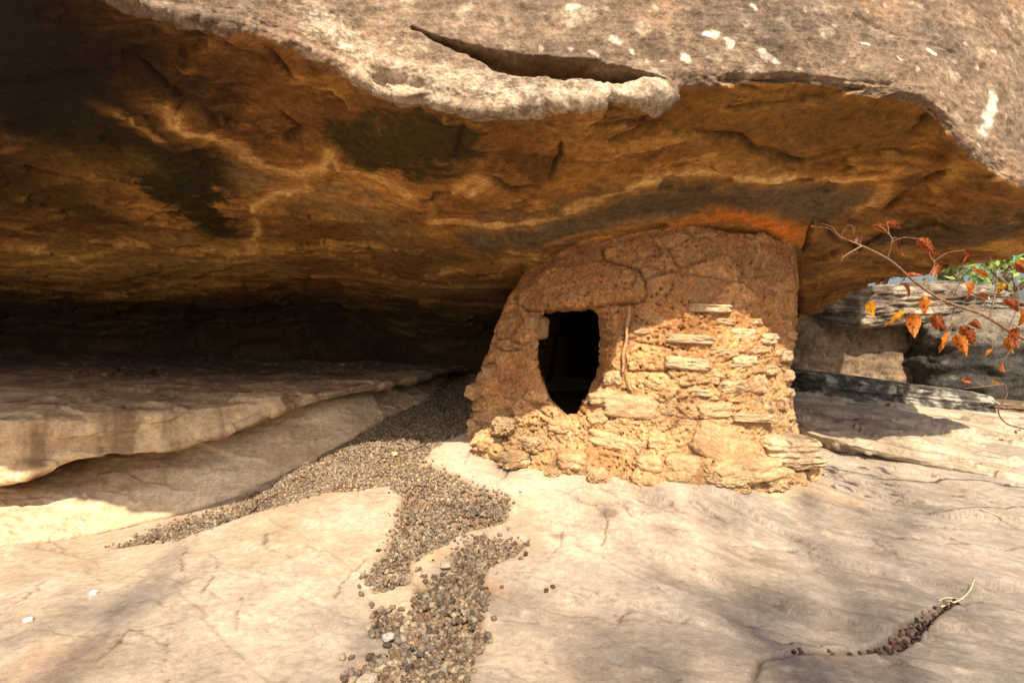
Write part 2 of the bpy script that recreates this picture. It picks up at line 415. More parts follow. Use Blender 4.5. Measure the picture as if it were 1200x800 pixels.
for (u, v, r, k, cc) in [(715, 605, .05, .6, (0.16, .11, .08)), (735, 590, .035, .5, (0.16, .11, .08)), (655, 630, .04, .55, (0.18, .12, .09)), (560, 690, .10, .5, (.5, .30, .17)), (330, 575, .09, .4, (.52, .33, .18)),
                          (345, 560, .06, .5, (.55, .30, .14)), (620, 585, .10, .4, (.5, .36, .22)), (900, 560, .22, .45, (.62, .42, .22)), (960, 575, .2, .35, (.58, .38, .2)), (505, 650, .09, .6, (.52, .34, .19)), (150, 700, .16, .45, (.33, .29, .24)), (200, 780, .2, .45, (.35, .29, .22)), (60, 775, .15, .4, (.42, .27, .17))]:
    q = hit_ground(u, v); d_ = np.hypot(p3[:, 0] - q[0], p3[:, 1] - q[1]) + 0.5 * r * n_med + .3 * r * fbm(p3, 18, 3, 40)
    c = mix(c, cc, k * sst(r, r * .35, d_))
strk = fbm(np.stack([st[:, 0] * .35, st[:, 1], 0 * st[:, 0]], 1), 26, 5, 35, .7); c = mix(c, (0.25, 0.20, 0.15), .55 * sst(.05, .4, strk) * rightw); c = mix(c, (0.60, 0.50, 0.38), .35 * sst(.1, .45, -strk) * rightw)
lf = sst(-.2, -.7, p3[:, 0]) * sst(2.3, 1.6, p3[:, 1]); c = mix(c, (0.27, 0.22, 0.17), .6 * lf * sst(.0, .4, fbm(p3, 3.5, 5, 36, .6)))
c = c * .85 * (1 + .22 * fbm(p3, 3.2, 5, 37, .6))[:, None] * np.array([.96, .94, .96])
c = mix(c, (0.17, 0.125, 0.09), .6 * sst(.42, .55, fbm(p3, 30, 3, 38, .6)) * sst(3, 2, p3[:, 1])); fard = sst(6, 14, np.hypot(p3[:, 0], p3[:, 1])); c = mix(c, (0.20, 0.17, 0.10), fard)
gV = GROUND.reshape(-1, 3)
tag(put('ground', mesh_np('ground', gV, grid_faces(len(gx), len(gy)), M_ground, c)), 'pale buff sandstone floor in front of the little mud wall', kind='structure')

def gz(x, y):
    """height of the finished ground"""
    x = np.atleast_1d(x); y = np.atleast_1d(y)
    i = np.clip(np.searchsorted(gx, x) - 1, 0, len(gx) - 2); j = np.clip(np.searchsorted(gy, y) - 1, 0, len(gy) - 2)
    fx = (x - gx[i]) / (gx[i + 1] - gx[i]); fy = (y - gy[j]) / (gy[j + 1] - gy[j])
    return (Zf[i, j] * (1 - fx) * (1 - fy) + Zf[i + 1, j] * fx * (1 - fy) + Zf[i, j + 1] * (1 - fx) * fy + Zf[i + 1, j + 1] * fx * fy)

# ------------------------------------------------------------------ overhanging roof rock
UC = [
 # u, outer face rows (v,Y) top->down..., lip, underside..., edge
 (-900, [(-420, 1.5), (-300, 1.2), (-200, 1.12)], (-115, 1.1), [(0, 1.4), (80, 1.75), (160, 2.2), (230, 2.8), (290, 3.5), (340, 4.3), (388, 5.2)]),
 (-300, [(-420, 1.6), (-300, 1.32), (-180, 1.2)], (-95, 1.13), [(0, 1.4), (85, 1.78), (165, 2.25), (235, 2.85), (290, 3.5), (338, 4.3), (388, 5.2)]),
 (0, [(-360, 1.7), (-240, 1.42), (-130, 1.3)], (-60, 1.22), [(20, 1.45), (90, 1.8), (170, 2.3), (240, 2.9), (290, 3.5), (335, 4.3), (385, 5.2)]),
 (150, [(-260, 1.85), (-160, 1.65), (-60, 1.53)], (2, 1.5), [(40, 1.66), (100, 1.92), (170, 2.35), (240, 2.9), (290, 3.5), (335, 4.2), (385, 5.1)]),
 (300, [(-200, 2.05), (-100, 1.88), (-20, 1.76)], (35, 1.73), [(70, 1.86), (120, 2.08), (180, 2.42), (240, 2.9), (290, 3.5), (335, 4.2), (385, 5.0)]),
 (400, [(-180, 2.15), (-80, 2.0), (10, 1.88)], (74, 1.87), [(100, 1.98), (140, 2.18), (190, 2.46), (245, 2.9), (295, 3.5), (340, 4.2), (385, 4.9)]),
 (440, [(-170, 2.15), (-70, 2.0), (30, 1.9)], (103, 1.9), [(120, 2.0), (155, 2.17), (195, 2.44), (247, 2.86), (298, 3.4), (345, 4.1), (387, 4.7)]),
 (500, [(-170, 2.15), (-60, 2.0), (50, 1.88)], (116, 1.86), [(135, 1.98), (162, 2.15), (200, 2.4), (250, 2.8), (300, 3.3), (350, 3.9), (390, 4.5)]),
 (560, [(-170, 2.15), (-60, 2.0), (60, 1.86)], (128, 1.83), [(144, 1.95), (166, 2.1), (200, 2.34), (240, 2.65), (290, 3.05), (340, 3.6), (385, 4.4)]),
 (650, [(-170, 2.15), (-60, 2.0), (60, 1.86)], (118, 1.83), [(140, 1.95), (165, 2.1), (195, 2.3), (230, 2.55), (270, 2.8), (307, 3.05), (370, 4.4)]),
 (740, [(-170, 2.15), (-60, 2.0), (50, 1.87)], (108, 1.83), [(130, 1.95), (152, 2.1), (182, 2.25), (215, 2.4), (245, 2.56), (278, 2.8), (370, 4.6)]),
 (785, [(-170, 2.15), (-60, 2.0), (45, 1.89)], (114, 1.85), [(126, 1.96), (150, 2.1), (180, 2.25), (212, 2.4), (240, 2.55), (270, 2.74), (370, 4.7)]),
 (800, [(-170, 2.15), (-60, 2.0), (40, 1.9)], (95, 1.88), [(119, 1.98), (150, 2.1), (180, 2.25), (212, 2.4), (240, 2.55), (268, 2.72), (370, 4.7)]),
 (900, [(-170, 2.2), (-60, 2.02), (40, 1.91)], (96, 1.88), [(120, 2.0), (150, 2.12), (180, 2.27), (212, 2.42), (240, 2.56), (273, 2.74), (372, 4.8)]),
 (950, [(-170, 2.25), (-60, 2.06), (40, 1.94)], (97, 1.9), [(120, 2.0), (150, 2.15), (180, 2.3), (212, 2.45), (240, 2.6), (288, 3.0), (362, 4.4)]),
 (1000, [(-170, 2.3), (-60, 2.1), (50, 1.97)], (106, 1.92), [(130, 2.03), (160, 2.18), (190, 2.33), (220, 2.5), (250, 2.7), (290, 3.1), (336, 3.9)]),
 (1080, [(-170, 2.35), (-50, 2.15), (60, 2.0)], (122, 1.95), [(145, 2.05), (170, 2.18), (200, 2.32), (225, 2.48), (255, 2.65), (285, 2.9), (323, 3.4)]),
 (1140, [(-170, 2.45), (-40, 2.25), (80, 2.1)], (178, 2.06), [(193, 2.12), (211, 2.22), (231, 2.33), (250, 2.45), (265, 2.55), (281, 2.68), (302, 2.9)]),
 (1200, [(-170, 2.6), (-30, 2.4), (110, 2.22)], (215, 2.16), [(225, 2.2), (235, 2.25), (245, 2.32), (255, 2.4), (265, 2.47), (275, 2.55), (285, 2.65)]),
 (1270, [(-170, 2.9), (-20, 2.7), (130, 2.45)], (240, 2.36), [(248, 2.38), (256, 2.42), (264, 2.45), (270, 2.5), (276, 2.54), (282, 2.58), (290, 2.64)]),
 (1330, [(-170, 3.6), (0, 3.3), (140, 2.9)], (245, 2.75), [(252, 2.74), (258, 2.74), (264, 2.74), (270, 2.74), (275, 2.74), (280, 2.74), (290, 2.76)]),
]
ctrl = []
for (u, outer, lip, und) in UC:
    row = [P(u, v, y) for v, y in outer]
    top = row[0]
    back_x = top[0] * 1.0
    col = [np.array([top[0] * 1.6, 6.5, 3.2 if u < 1100 else 2.6]), np.array([top[0] * 1.1, top[1] + .9, max(top[2] + .35, 2.9) if u < 1100 else top[2] + .1])] + row
    lp = P(u, *lip)
    col += [lp + np.array([0, 0.002, 0.03]), lp + np.array([0, .015, -.004])]
    col += [P(u, v, y) for v, y in und]
    e = col[-1]
    if u <= 900:
        col += [np.array([e[0] * 1.05, e[1] + .35, 0.25]), np.array([e[0] * 1.1, e[1] + .7, -0.3]), np.array([e[0] * 1.3, 7.0, -.4])]
    else:
        col += [e + np.array([0.02, .05, .12]), e + np.array([0.02, .15, .5]), np.array([e[0] * 1.02, e[1] + .4, 1.9])]
    ctrl.append(col)
ctrl = np.array(ctrl); uc = np.array([r[0] for r in UC], float)
# rows: 0 top back,1 top,2,3,4 outer,5,6 lip,7..13 underside,14,15,16 back
uu = np.r_[np.linspace(-900, -60, 60)[:-1], np.linspace(-60, 1220, 900), np.linspace(1220, 1330, 30)[1:]]
vv = np.r_[np.linspace(0, 3, 30)[:-1], np.linspace(3, 5, 150)[:-1], np.linspace(5, 6, 34)[:-1], np.linspace(6, 13, 470)[:-1], np.linspace(13, 16, 60)]
G = surf(ctrl, uu, vv, uc)
# waviness: soften the creases a little
for _ in range(3):
    G[1:-1] = (G[:-2] + 2 * G[1:-1] + G[2:]) / 4
nu, nv = len(uu), len(vv)
UU, VV = np.meshgrid(uu, vv, indexing='ij')
def proj(Q):
    return 600 + Q[..., 0] / Q[..., 1] * FP, 400 - (Q[..., 2] - H) / Q[..., 1] * FP
pu, pv = proj(G)
under = (VV > 5.5)
_pu, _pv, _VV, _G4 = pu[::3, ::3], pv[::3, ::3], VV[::3, ::3], G[::3, ::3].reshape(-1, 3)
_mo, _mu = np.where(_VV <= 5.6, 0, 1e9), np.where((_VV > 5.4) & (_VV < 14), 0, 1e9)
def hit_roof(u, v, side=None):
    return _G4[np.argmin((_pu - u) ** 2 + (_pv - v) ** 2 + (_mo if side == 'o' else _mu))]
N0 = gnormals(G)
# make the normals face outward (towards the camera side)
if (N0[nu // 2, np.argmin(abs(vv - 9))][2]) > 0: N0 = -N0
Q = G.reshape(-1, 3); NN = N0.reshape(-1, 3); V1 = VV.ravel()
outer = sst(5.6, 5.0, V1); und = 1 - outer
lay = Q * np.array([0.55, 0.55, 1.6])
a1 = fbm(Q, 1.3, 3, 101); a2 = fbm(Q * np.array([.6, 1, 1]), 4, 4, 102); a3 = fbm(Q, 16, 4, 103, .6); a4 = fbm(Q * np.array([.5, .9, 2.2]), 7, 4, 104, ridge=True)
st_r = np.stack([Q[:, 0] * .45 + Q[:, 1] * .25, Q[:, 1], Q[:, 2] * 1.5], 1)
# flakes on the underside: big terraces with sharp edges
tq = fbm(st_r + .03 * np.stack([a2, a4, a2], 1), 1.7, 5, 111, .45) * 2.6; tfr = tq - np.floor(tq); tq_r = tq; tfl = np.floor(tq) + sst(0, 0.07, tfr)
tq2 = fbm(st_r, 4.5, 3, 112) * 2.0; tf2 = np.floor(tq2) + sst(0, 0.10, tq2 - np.floor(tq2))
nearlip = np.exp(-((V1 - 5.5) / 0.8) ** 2)
disp = (0.035 + .02 * und) * a1 * (1 - .6 * nearlip) + outer * (.006 * fbm(Q, 40, 3, 109, .6)) + und * .0015 * fbm(Q, 45, 3, 110, .6) + und * (0.020 * a2 + 0.005 * a3 + 0.024 * tfl + 0.012 * tf2 + .006 * a4) + outer * (0.014 * a2 + 0.006 * a3 + 0.010 * a4)
gran = sst(620, 700, pu.ravel()) * sst(960, 900, pu.ravel()) * np.exp(-((V1 - 12) / 1.3) ** 2)
disp *= (1 - .75 * gran)
# wavy hanging lip
disp += nearlip * (0.028 * fbm(Q * np.array([1, .8, .8]), 7, 5, 120, .6) + .014 * a3)
Q2 = Q + 0.02 * np.stack([a2, a1, a2], 1)
def rl(pts, side=None): return np.array([hit_roof(u, v, side) for u, v in pts])
AN = (1, .45, 1)
# the undercut groove across the outer face, with a sharp overhanging upper edge
gl = rl([(486, 34), (515, 46), (560, 62), (600, 74), (650, 80), (700, 84), (745, 88), (785, 93)], 'o')
dg, tg = pd_line(Q2, gl)
gw = .006 + .048 * sst(-.05, .6, tg) * sst(1.04, .7, tg)
dg = dg + gw * (.35 * a2 + .35 * a3 + .2 * a4)
gm = sst(gw * 1.05, gw * .45, dg) * sst(5.7, 5.4, V1)
grv = 0.13 * gm * (.25 + .75 * sst(0, .4, tg)) * sst(1, .96, tg)
# swelling of the hanging lobe below the groove
lobe = rl([(450, 75), (520, 98), (600, 112), (700, 108), (770, 108)], 'o'); dl_, tl_ = pd_line(Q2, lobe)
disp += 0.028 * np.exp(-(dl_ / .045) ** 2) * (1 + 1.2 * a2)
# crack lines on the underside
RC = [[(300, 30), (340, 80), (352, 88)], [(200, 5), (260, 45), (330, 75)], [(640, 215), (600, 218), (540, 195)], [(660, 150), (655, 185), (640, 210)], [(795, 145), (830, 160), (868, 162), (880, 180), (940, 188), (1000, 172), (1060, 130)],
      [(700, 160), (735, 150), (760, 135)], [(1060, 215), (1035, 240), (1090, 200), (1150, 170)], [(1110, 110), (1085, 140), (1000, 200)], [(330, 165), (350, 155), (320, 120)], [(530, 200), (538, 150), (548, 130)], [(940, 250), (1000, 290), (1050, 262), (1110, 235)],
      [(150, 60), (220, 120), (205, 135)], [(0, 180), (60, 200), (120, 215)], [(0, 395), (200, 378), (330, 372)], [(955, 255), (945, 285), (935, 300)]]
rc = np.full(len(Q), 9.0)
for cpts in RC:
    d_, t_ = pd_near(Q2, rl(cpts), AN, .15); rc = np.minimum(rc, d_ + .02 * np.abs(2 * t_ - 1) ** 4)
disp -= 0.026 * np.exp(-(rc / 0.012) ** 2) * und
# small cracks on the outer face
OC = [[(1130, 0), (1165, 30), (1200, 60)], [(790, 92), (850, 99), (900, 88), (980, 92), (1040, 100)], [(1040, 122), (1080, 128), (1120, 150)], [(1050, 150), (1085, 148), (1110, 160)], [(440, 20), (500, 5), (560, -10)], [(1000, 20), (1070, 50), (1120, 62)]]
oc = np.full(len(Q), 9.0)
for cpts in OC:
    d_, t_ = pd_near(Q2, rl(cpts, 'o'), reach=.15); oc = np.minimum(oc, d_)
disp -= 0.012 * np.exp(-(oc / 0.008) ** 2) * outer
disp[np.abs(VV.ravel() - 16) < .5] *= .2
Vr = Q + NN * disp[:, None]
Vr[:, 1] += grv; Vr[:, 2] += grv * .10
ROOF = Vr.reshape(nu, nv, 3)
# --- colours
Qc = Vr
st_q = np.stack([Qc[:, 0] * .7 + Qc[:, 1] * .2, Qc[:, 1], Qc[:, 2]], 1) + .05 * np.stack([a1, a2, a1], 1)
s1 = fbm(st_q, 3.0, 5, 201, .6); s2 = fbm(st_q, 9, 5, 202, .65); s3 = fbm(Qc, 5, 4, 203); s4 = fbm(st_q, 20, 4, 204, .65)
cu = mix((0.20, 0.092, 0.032), (0.36, 0.19, 0.075), sst(-.4, .4, s1))
cu = mix(cu, (0.10, 0.05, 0.024), .8 * sst(.0, .45, s2))
cu = mix(cu, (0.44, 0.27, 0.13), .45 * sst(.15, .6, s3 + .4 * s4))
s5 = fbm(Qc, 42, 3, 205, .6)
def blob(c, pts, rad, col, k, an=AN, wob=.5, hard=.4, side=None, brk=False):
    pp = rl(pts, side)
    if len(pts) == 1: pp = np.concatenate([pp, pp + 1e-4])
    d_, t_ = pd_near(Q2, pp, an, rad * 2.2 + .02); m = np.nonzero(d_ < 8)[0]
    if not len(m): return c
    d_ = d_[m] + rad * wob * (1.1 * s2[m] + 1.2 * a2[m] + .6 * a3[m] + .8 * s4[m] + (1.6 * s5[m] if side == 'o' else .3 * s5[m]))
    if brk: k = k * (.35 + .65 * sst(-.3, .25, s4[m] + a2[m] + .4 * s5[m]))
    c[m] = mix(c[m], col, k * sst(rad, rad * hard * .5, d_)); return c
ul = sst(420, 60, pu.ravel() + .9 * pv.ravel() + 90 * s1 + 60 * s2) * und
fid = (np.sin(np.floor(tq_r) * 12.9898) * 43758.5453) % 1.0
cu = cu * (.75 + .5 * fid)[:, None]
cu = mix(cu, (0.50, 0.29, 0.11), .55 * sst(.22, .05, tfr) * sst(.02, .05, tfr) * sst(-.2, .4, s4 + a2))
cu = mix(cu, (0.04, 0.022, 0.012), .75 * np.exp(-((tfr - .015) / .02) ** 2) * sst(-.3, .3, a2 + s2))
band = fbm(np.stack([Q[:, 0] * .45 + .25 * a1, Q[:, 1] * 1.3 + .2 * a2, Q[:, 2] * 3], 1), 3.2, 4, 226, .5)
cu = mix(cu, (0.50, 0.30, 0.11), .45 * sst(.12, .4, band) * (1 - ul)); cu = mix(cu, (0.10, 0.07, 0.05), .5 * sst(.08, .4, -band) * sst(200, 240, pv.ravel()))
# brown smooth area behind the lip, dark soot and algae on the left
cu = blob(cu, [(120, 20), (260, 90), (380, 130), (470, 130), (600, 165)], .22, (0.13, 0.058, 0.022), .8)
cu = blob(cu, [(820, 130), (950, 140), (1040, 150)], .16, (0.17, 0.09, 0.027), .8)
cu = blob(cu, [(-300, -20), (0, 40), (60, 90), (150, 120)], .55, (0.032, 0.017, 0.009), .95, hard=.9, wob=.35)
cu = blob(cu, [(40, 120), (120, 145), (190, 185)], .32, (0.028, 0.018, 0.009), .95, wob=.35, hard=.8)
cu = blob(cu, [(-200, 170), (0, 200), (80, 235)], .30, (0.055, 0.033, 0.013), .85, wob=.4)
cu = blob(cu, [(190, 215), (225, 240), (262, 268)], .22, (0.022, 0.018, 0.008), .95, an=(1, .6, 1), hard=.9, wob=.6)
cu = blob(cu, [(80, 175), (160, 190)], .12, (0.13, 0.085, 0.02), .6)
cu = blob(cu, [(412, 165), (470, 165), (525, 160)], .15, (0.034, 0.027, 0.010), .93, hard=.8, wob=.6)
cu = blob(cu, [(600, 180), (640, 195)], .07, (0.08, 0.042, 0.018), .85)
cu = blob(cu, [(300, 220), (380, 240), (440, 260)], .16, (0.24, 0.165, 0.10), .7)
# lower streaky ochre zone and then near-black at the back
cu = blob(cu, [(-100, 290), (60, 300), (200, 310), (300, 300)], .35, (0.42, 0.27, 0.12), .6, an=(1, .6, 1))
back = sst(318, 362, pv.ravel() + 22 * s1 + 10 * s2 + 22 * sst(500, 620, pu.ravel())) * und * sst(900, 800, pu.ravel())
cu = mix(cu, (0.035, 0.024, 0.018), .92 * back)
cu = blob(cu, [(460, 300), (540, 330), (600, 350)], .3, (0.12, 0.075, 0.045), .6)
# grey smoke film above the wall
cu = blob(cu, [(560, 272), (640, 262), (720, 240), (800, 228), (900, 228), (985, 240)], .13, (0.10, 0.076, 0.062), .95, an=(1, .5, 1), wob=.3, hard=1.1)
cu = blob(cu, [(1040, 270), (1100, 262), (1140, 268)], .12, (0.065, 0.048, 0.038), .9, hard=.9)
cu = blob(cu, [(640, 275), (760, 257), (840, 256)], .028, (0.42, 0.24, 0.12), .6)
# orange stain above the wall
cu = blob(cu, [(790, 262), (840, 254), (880, 256), (915, 266), (940, 282)], .085, (0.50, 0.20, 0.05), .7, hard=.1, an=(1, .8, 1))
cu = blob(cu, [(838, 252), (870, 253), (905, 263), (930, 275)], .045, (0.58, 0.17, 0.03), .85, hard=.1, an=(1, .8, 1))
cu = blob(cu, [(620, 318), (700, 285), (800, 262)], .03, (0.50, 0.20, 0.06), .7)
# pale crusts: mineral lines along flake edges
for pts, r_, k_ in [([(205, 140), (250, 160), (300, 190), (345, 205)], .030, .9), ([(345, 205), (380, 195), (384, 178), (398, 200), (440, 215), (505, 240)], .014, .85), ([(292, 288), (306, 265), (296, 245), (320, 230), (360, 225)], .018, .85),
                    ([(505, 258), (580, 262), (650, 250), (720, 225), (760, 212), (830, 206), (900, 209), (1000, 205), (1045, 198)], .016, .9), ([(1045, 198), (1030, 225), (1010, 240)], .022, .6), ([(530, 220), (555, 208), (570, 212), (548, 225)], .012, .8),
                    ([(145, 280), (200, 290), (280, 292)], .014, .7), ([(0, 262), (90, 280), (160, 285)], .02, .5), ([(0, 285), (60, 292), (120, 310)], .015, .6), ([(20, 330), (130, 340), (240, 338)], .015, .5), ([(590, 300), (640, 292), (600, 285)], .02, .5), ([(500, 320), (540, 312), (580, 322)], .018, .5), ([(140, 130), (180, 155)], .014, .7)]:
    cu = blob(cu, pts, r_ * 4.0, (0.50, 0.25, 0.09), k_ * .5, wob=.5, hard=.1)
    cu = blob(cu, pts, r_ * 1.5, (0.74, 0.52, 0.30), k_ * .85, wob=.9, hard=.3, brk=True)
cu = cu * (1 - .25 * sst(-.1, .5, fbm(Qc, 2.2, 3, 222)))[:, None]
cu = mix(cu, (0.03, 0.02, 0.014), .9 * np.exp(-(rc / .011) ** 2))
# outer weathered face: grey brown, lichen
o1 = fbm(Qc * np.array([1, 1, .8]), 5, 5, 211, .65); o2 = fbm(Qc, 14, 4, 212)
co = mix((0.14, 0.10, 0.074), (0.32, 0.235, 0.17), sst(-.45, .45, o1))
co = mix(co, (0.40, 0.25, 0.16), .5 * sst(.1, .5, fbm(Qc, 3.2, 4, 215)))
co = mix(co, (0.50, 0.42, 0.32), .8 * sst(.15, .55, fbm(Qc, 9, 5, 213, .65)))
co = mix(co, (0.09, 0.07, 0.06), .6 * sst(.25, .6, o2))
l1, _l, lid = cells(Qc + .03 * np.stack([s5, s4, s5], 1) + .02 * np.stack([s2, s2, s4], 1), 8.5, 240); co = mix(co, (0.62, 0.53, 0.42), .6 * sst(.36, .15, l1 + .12 * s5) * (lid > .62))
l1, _l, lid = cells(Qc + .015 * np.stack([s5, s4, s5], 1), 26, 241); co = mix(co, (0.66, 0.57, 0.46), .7 * sst(.34, .2, l1) * (lid > .9))
co = blob(co, [(380, 30), (440, 85), (520, 105), (650, 115), (770, 100)], .10, (0.68, 0.58, 0.46), .95, side='o', wob=.8, hard=.1, brk=True)
co = blob(co, [(760, -10), (850, 20), (1000, 40), (1120, 60)], .11, (0.13, 0.105, 0.09), .45, side='o')
co = blob(co, [(1000, 60), (1100, 120), (1160, 130)], .09, (0.34, 0.24, 0.17), .5, side='o')
for (u, v, r_) in [(672, 8, .028), (800, 68, .018), (892, 62, .026), (905, 72, .018), (848, 52, .014), (720, 45, .020), (775, 76, .008), (1050, 68, .008), (1010, 51, .006), (1088, 60, .007), (1163, 58, .007), (962, 42, .012), (827, 40, .02), (957, 98, .015), (880, 8, .012), (694, 60, .012), (740, 60, .012), (1128, 50, .007)]:
    co = blob(co, [(u, v), (u + 6, v + 4)], r_, (0.86, 0.78, 0.66), .95, an=(1, 1, 1), wob=.45, side='o')
co = blob(co, [(1163, 112), (1160, 135), (1150, 155)], .036, (0.88, 0.83, 0.72), .97, an=(1, 1, 1), wob=.35, side='o')
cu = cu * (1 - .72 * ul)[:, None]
cu = cu * np.array([1.50, 1.40, .95]) * (1 + .18 * s5 + .15 * fbm(Qc, 95, 2, 223))[:, None]
co = co * np.array([.86, .82, .76]) * (1 + .45 * s5 + .35 * fbm(Qc, 95, 2, 224))[:, None]; co = np.clip(co, .01, .9); cu = np.clip(cu, .006, .8)
lobez = sst(430, 470, pu.ravel()) * sst(800, 780, pu.ravel())
co = mix(co, (0.30, 0.17, 0.075), .8 * gm)
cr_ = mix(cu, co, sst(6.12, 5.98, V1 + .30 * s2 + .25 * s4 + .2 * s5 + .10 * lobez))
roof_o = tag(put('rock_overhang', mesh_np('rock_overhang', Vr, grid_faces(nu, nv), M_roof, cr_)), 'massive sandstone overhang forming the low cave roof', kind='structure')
DISPR = disp

# ------------------------------------------------------------------ ledges on the left (lofted slabs)
def loft(name, cols, rows_n, uu, vv, mat, colfn, amps=(.02, .006, .002), seed=0, flake=0.0, label=None, cat='rock', bound=None):
    c_ = np.array(cols); Gs = surf(c_, uu, vv)
    Nn = gnormals(Gs); q = Gs.reshape(-1, 3); n = Nn.reshape(-1, 3)
    mid = n[(len(uu) // 2) * len(vv) + int(len(vv) * .35)]
    if mid[2] < 0: n = -n
    b1 = fbm(q, 2, 3, seed); b2 = fbm(q * np.array([.4, .8, 2]), 8, 4, seed + 1); b3 = fbm(q, 28, 4, seed + 2, .6)
    d = amps[0] * b1 + amps[1] * b2 + amps[2] * b3
    if flake:
        tq = fbm(q * np.array([.5, 1, 1.5]), 2.8, 4, seed + 3) * 2.5; d += flake * (np.floor(tq) + sst(0, .1, tq - np.floor(tq)))
    V = q + n * d[:, None]
    cc = colfn(q, b1, b2, b3)
    Vb, loc = rebase(V)
    o = put(name, mesh_np(name, Vb, grid_faces(len(uu), len(vv)), mat, cc), None, loc)
    return tag(o, label, cat)

ft = [(-700, 510, 2.0), (-300, 497, 2.12), (0, 489, 2.3), (100, 486, 2.45), (200, 481, 2.6), (330, 467, 2.95), (400, 456, 3.25), (460, 444, 3.7), (530, 431, 4.3), (560, 426, 4.9)]
fb = [(-700, 600, 2.0), (-300, 583, 2.12), (0, 566, 2.3), (100, 534, 2.43), (190, 529, 2.56), (255, 510, 2.70), (330, 480, 2.93), (400, 464, 3.22), (530, 436, 4.28), (560, 430, 4.88)]
cols = []
for (a, b) in zip(ft, fb):
    A = P(*a); B = P(*b)
    xb = A[0] * 1.1
    cols.append([np.array([A[0] * 5.6 / A[1] * .8 if A[0] < 0 else 0, 5.7, .62]), np.array([A[0] * (1 + (5.7 - A[1]) * .14), (A[1] + 5.7) / 2, A[2] + .09 * (5.7 - A[1]) / 2 / 1.5]),
                 A + np.array([0, .12, .006]), A + np.array([0, .012, -.004]), A + np.array([0, -.006, -.03 * min(1, (A[2] - B[2]) / .1)]), (A * .4 + B * .6) + np.array([0, .01, 0]), B + np.array([0, 0, .01]), B + np.array([0, .03, -.004]), B + np.array([0, .5, .02]), B + np.array([0, 1.2, .0])])
def ledge_col(q, b1, b2, b3):
    c = mix((0.46, 0.31, 0.175), (0.64, 0.47, 0.29), sst(-.4, .4, b1 + b2)); c = mix(c, (0.12, 0.085, 0.06), .85 * sst(2.9, 4.2, q[:, 1]))  # darker with depth: shade under the roof put into the colour
    vs = fbm(q * np.array([1, 1, .12]), 8, 4, 301)
    c = mix(c, (0.20, 0.12, 0.065), .8 * sst(.0, .4, vs)); c = mix(c, (0.70, 0.55, 0.38), .75 * sst(.15, .5, fbm(q * np.array([1, 1, .15]), 13, 4, 302)))
    return mix(c, (0.15, 0.10, 0.06), .5 * sst(.2, .6, fbm(q, 6, 4, 303)))
vv_l = np.r_[np.linspace(0, 2, 110)[:-1], np.linspace(2, 4, 40)[:-1], np.linspace(4, 7, 90)[:-1], np.linspace(7, 9, 20)]
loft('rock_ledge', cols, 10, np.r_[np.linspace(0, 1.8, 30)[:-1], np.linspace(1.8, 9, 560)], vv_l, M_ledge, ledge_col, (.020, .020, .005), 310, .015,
     'broad flat buff rock ledge at left reaching back into the dark under the roof', 'rock ledge')
lw = [(-700, (600, 2.3), (640, 2.15), (690, 1.95)), (-300, (583, 2.4), (625, 2.2), (665, 2.02)), (0, (560, 2.6), (603, 2.36), (637, 2.2)), (110, (532, 2.8), (585, 2.56), (622, 2.42)), (200, (522, 2.9), (562, 2.72), (599, 2.58)),
      (300, (485, 3.15), (530, 2.95), (567, 2.79)), (400, (460, 3.45), (490, 3.28), (518, 3.13)), (450, (450, 3.85), (470, 3.68), (487, 3.52)), (500, (440, 4.3), (455, 4.15), (466, 4.02)), (530, (434, 4.9), (438, 4.8), (446, 4.7))]
cols = []
for (u, a, b, c3) in lw:
    A = P(u, *a); B = P(u, *b); C3 = P(u, *c3)
    cols.append([A + np.array([-.05, .9, .02]), A + np.array([0, .3, .03]), A, B + np.array([0, 0, .012]), C3 + np.array([0, .02, .012]), C3 + np.array([0, -.004, -.008]), C3 + np.array([0, .02, -.03]), C3 + np.array([0, .4, -.12])])
def low_col(q, b1, b2, b3):
    c = mix((0.50, 0.37, 0.23), (0.64, 0.50, 0.34), sst(-.4, .4, b1 + b2))
    c = mix(c, (0.26, 0.16, 0.10), .6 * sst(.1, .5, fbm(q, 4, 4, 321)))
    g = hit_ground(345, 572); return mix(c, (0.55, 0.24, 0.09), .7 * sst(.22, .05, np.linalg.norm(q - g, axis=1) + .06 * b2))
loft('rock_slab', cols, 8, np.r_[np.linspace(0, 1.8, 30)[:-1], np.linspace(1.8, 9, 520)], np.r_[np.linspace(0, 2, 30)[:-1], np.linspace(2, 7, 230)], M_ledge, low_col, (.022, .014, .004), 330, .010,
     'smooth lower rock slab tucked beneath the broad left ledge, its foot in sunlight', 'rock slab')

# slab on the right, beyond the wall
cols = []
for (u, vb_, Yb, vf, Yf) in [(900, 452, 5.2, 492, 3.5), (940, 455, 5.0, 503, 3.15), (1000, 462, 4.9, 519, 3.0), (1080, 470, 4.8, 538, 2.9), (1140, 478, 4.7, 551, 2.84), (1200, 487, 4.6, 565, 2.76), (1350, 505, 4.3, 596, 2.55), (1500, 520, 4.0, 620, 2.4)]:
    A = P(u, vb_, Yb); B = P(u, vf, Yf); M_ = (A + B) / 2
    cols.append([A + np.array([.1, .5, -.25]), A + np.array([0, .05, -.02]), A * .65 + B * .35 + np.array([0, 0, .015]), M_ + np.array([0, 0, .02]), M_ * .3 + B * .7 + np.array([0, 0, -.012]), M_ * .26 + B * .74 + np.array([0, 0, -.035]), B + np.array([0, .12, .012]), B + np.array([0, .0, -.006]), B + np.array([0, .02, -.03]), B + np.array([0, .09, -.052]), B + np.array([0, .5, -.12])])
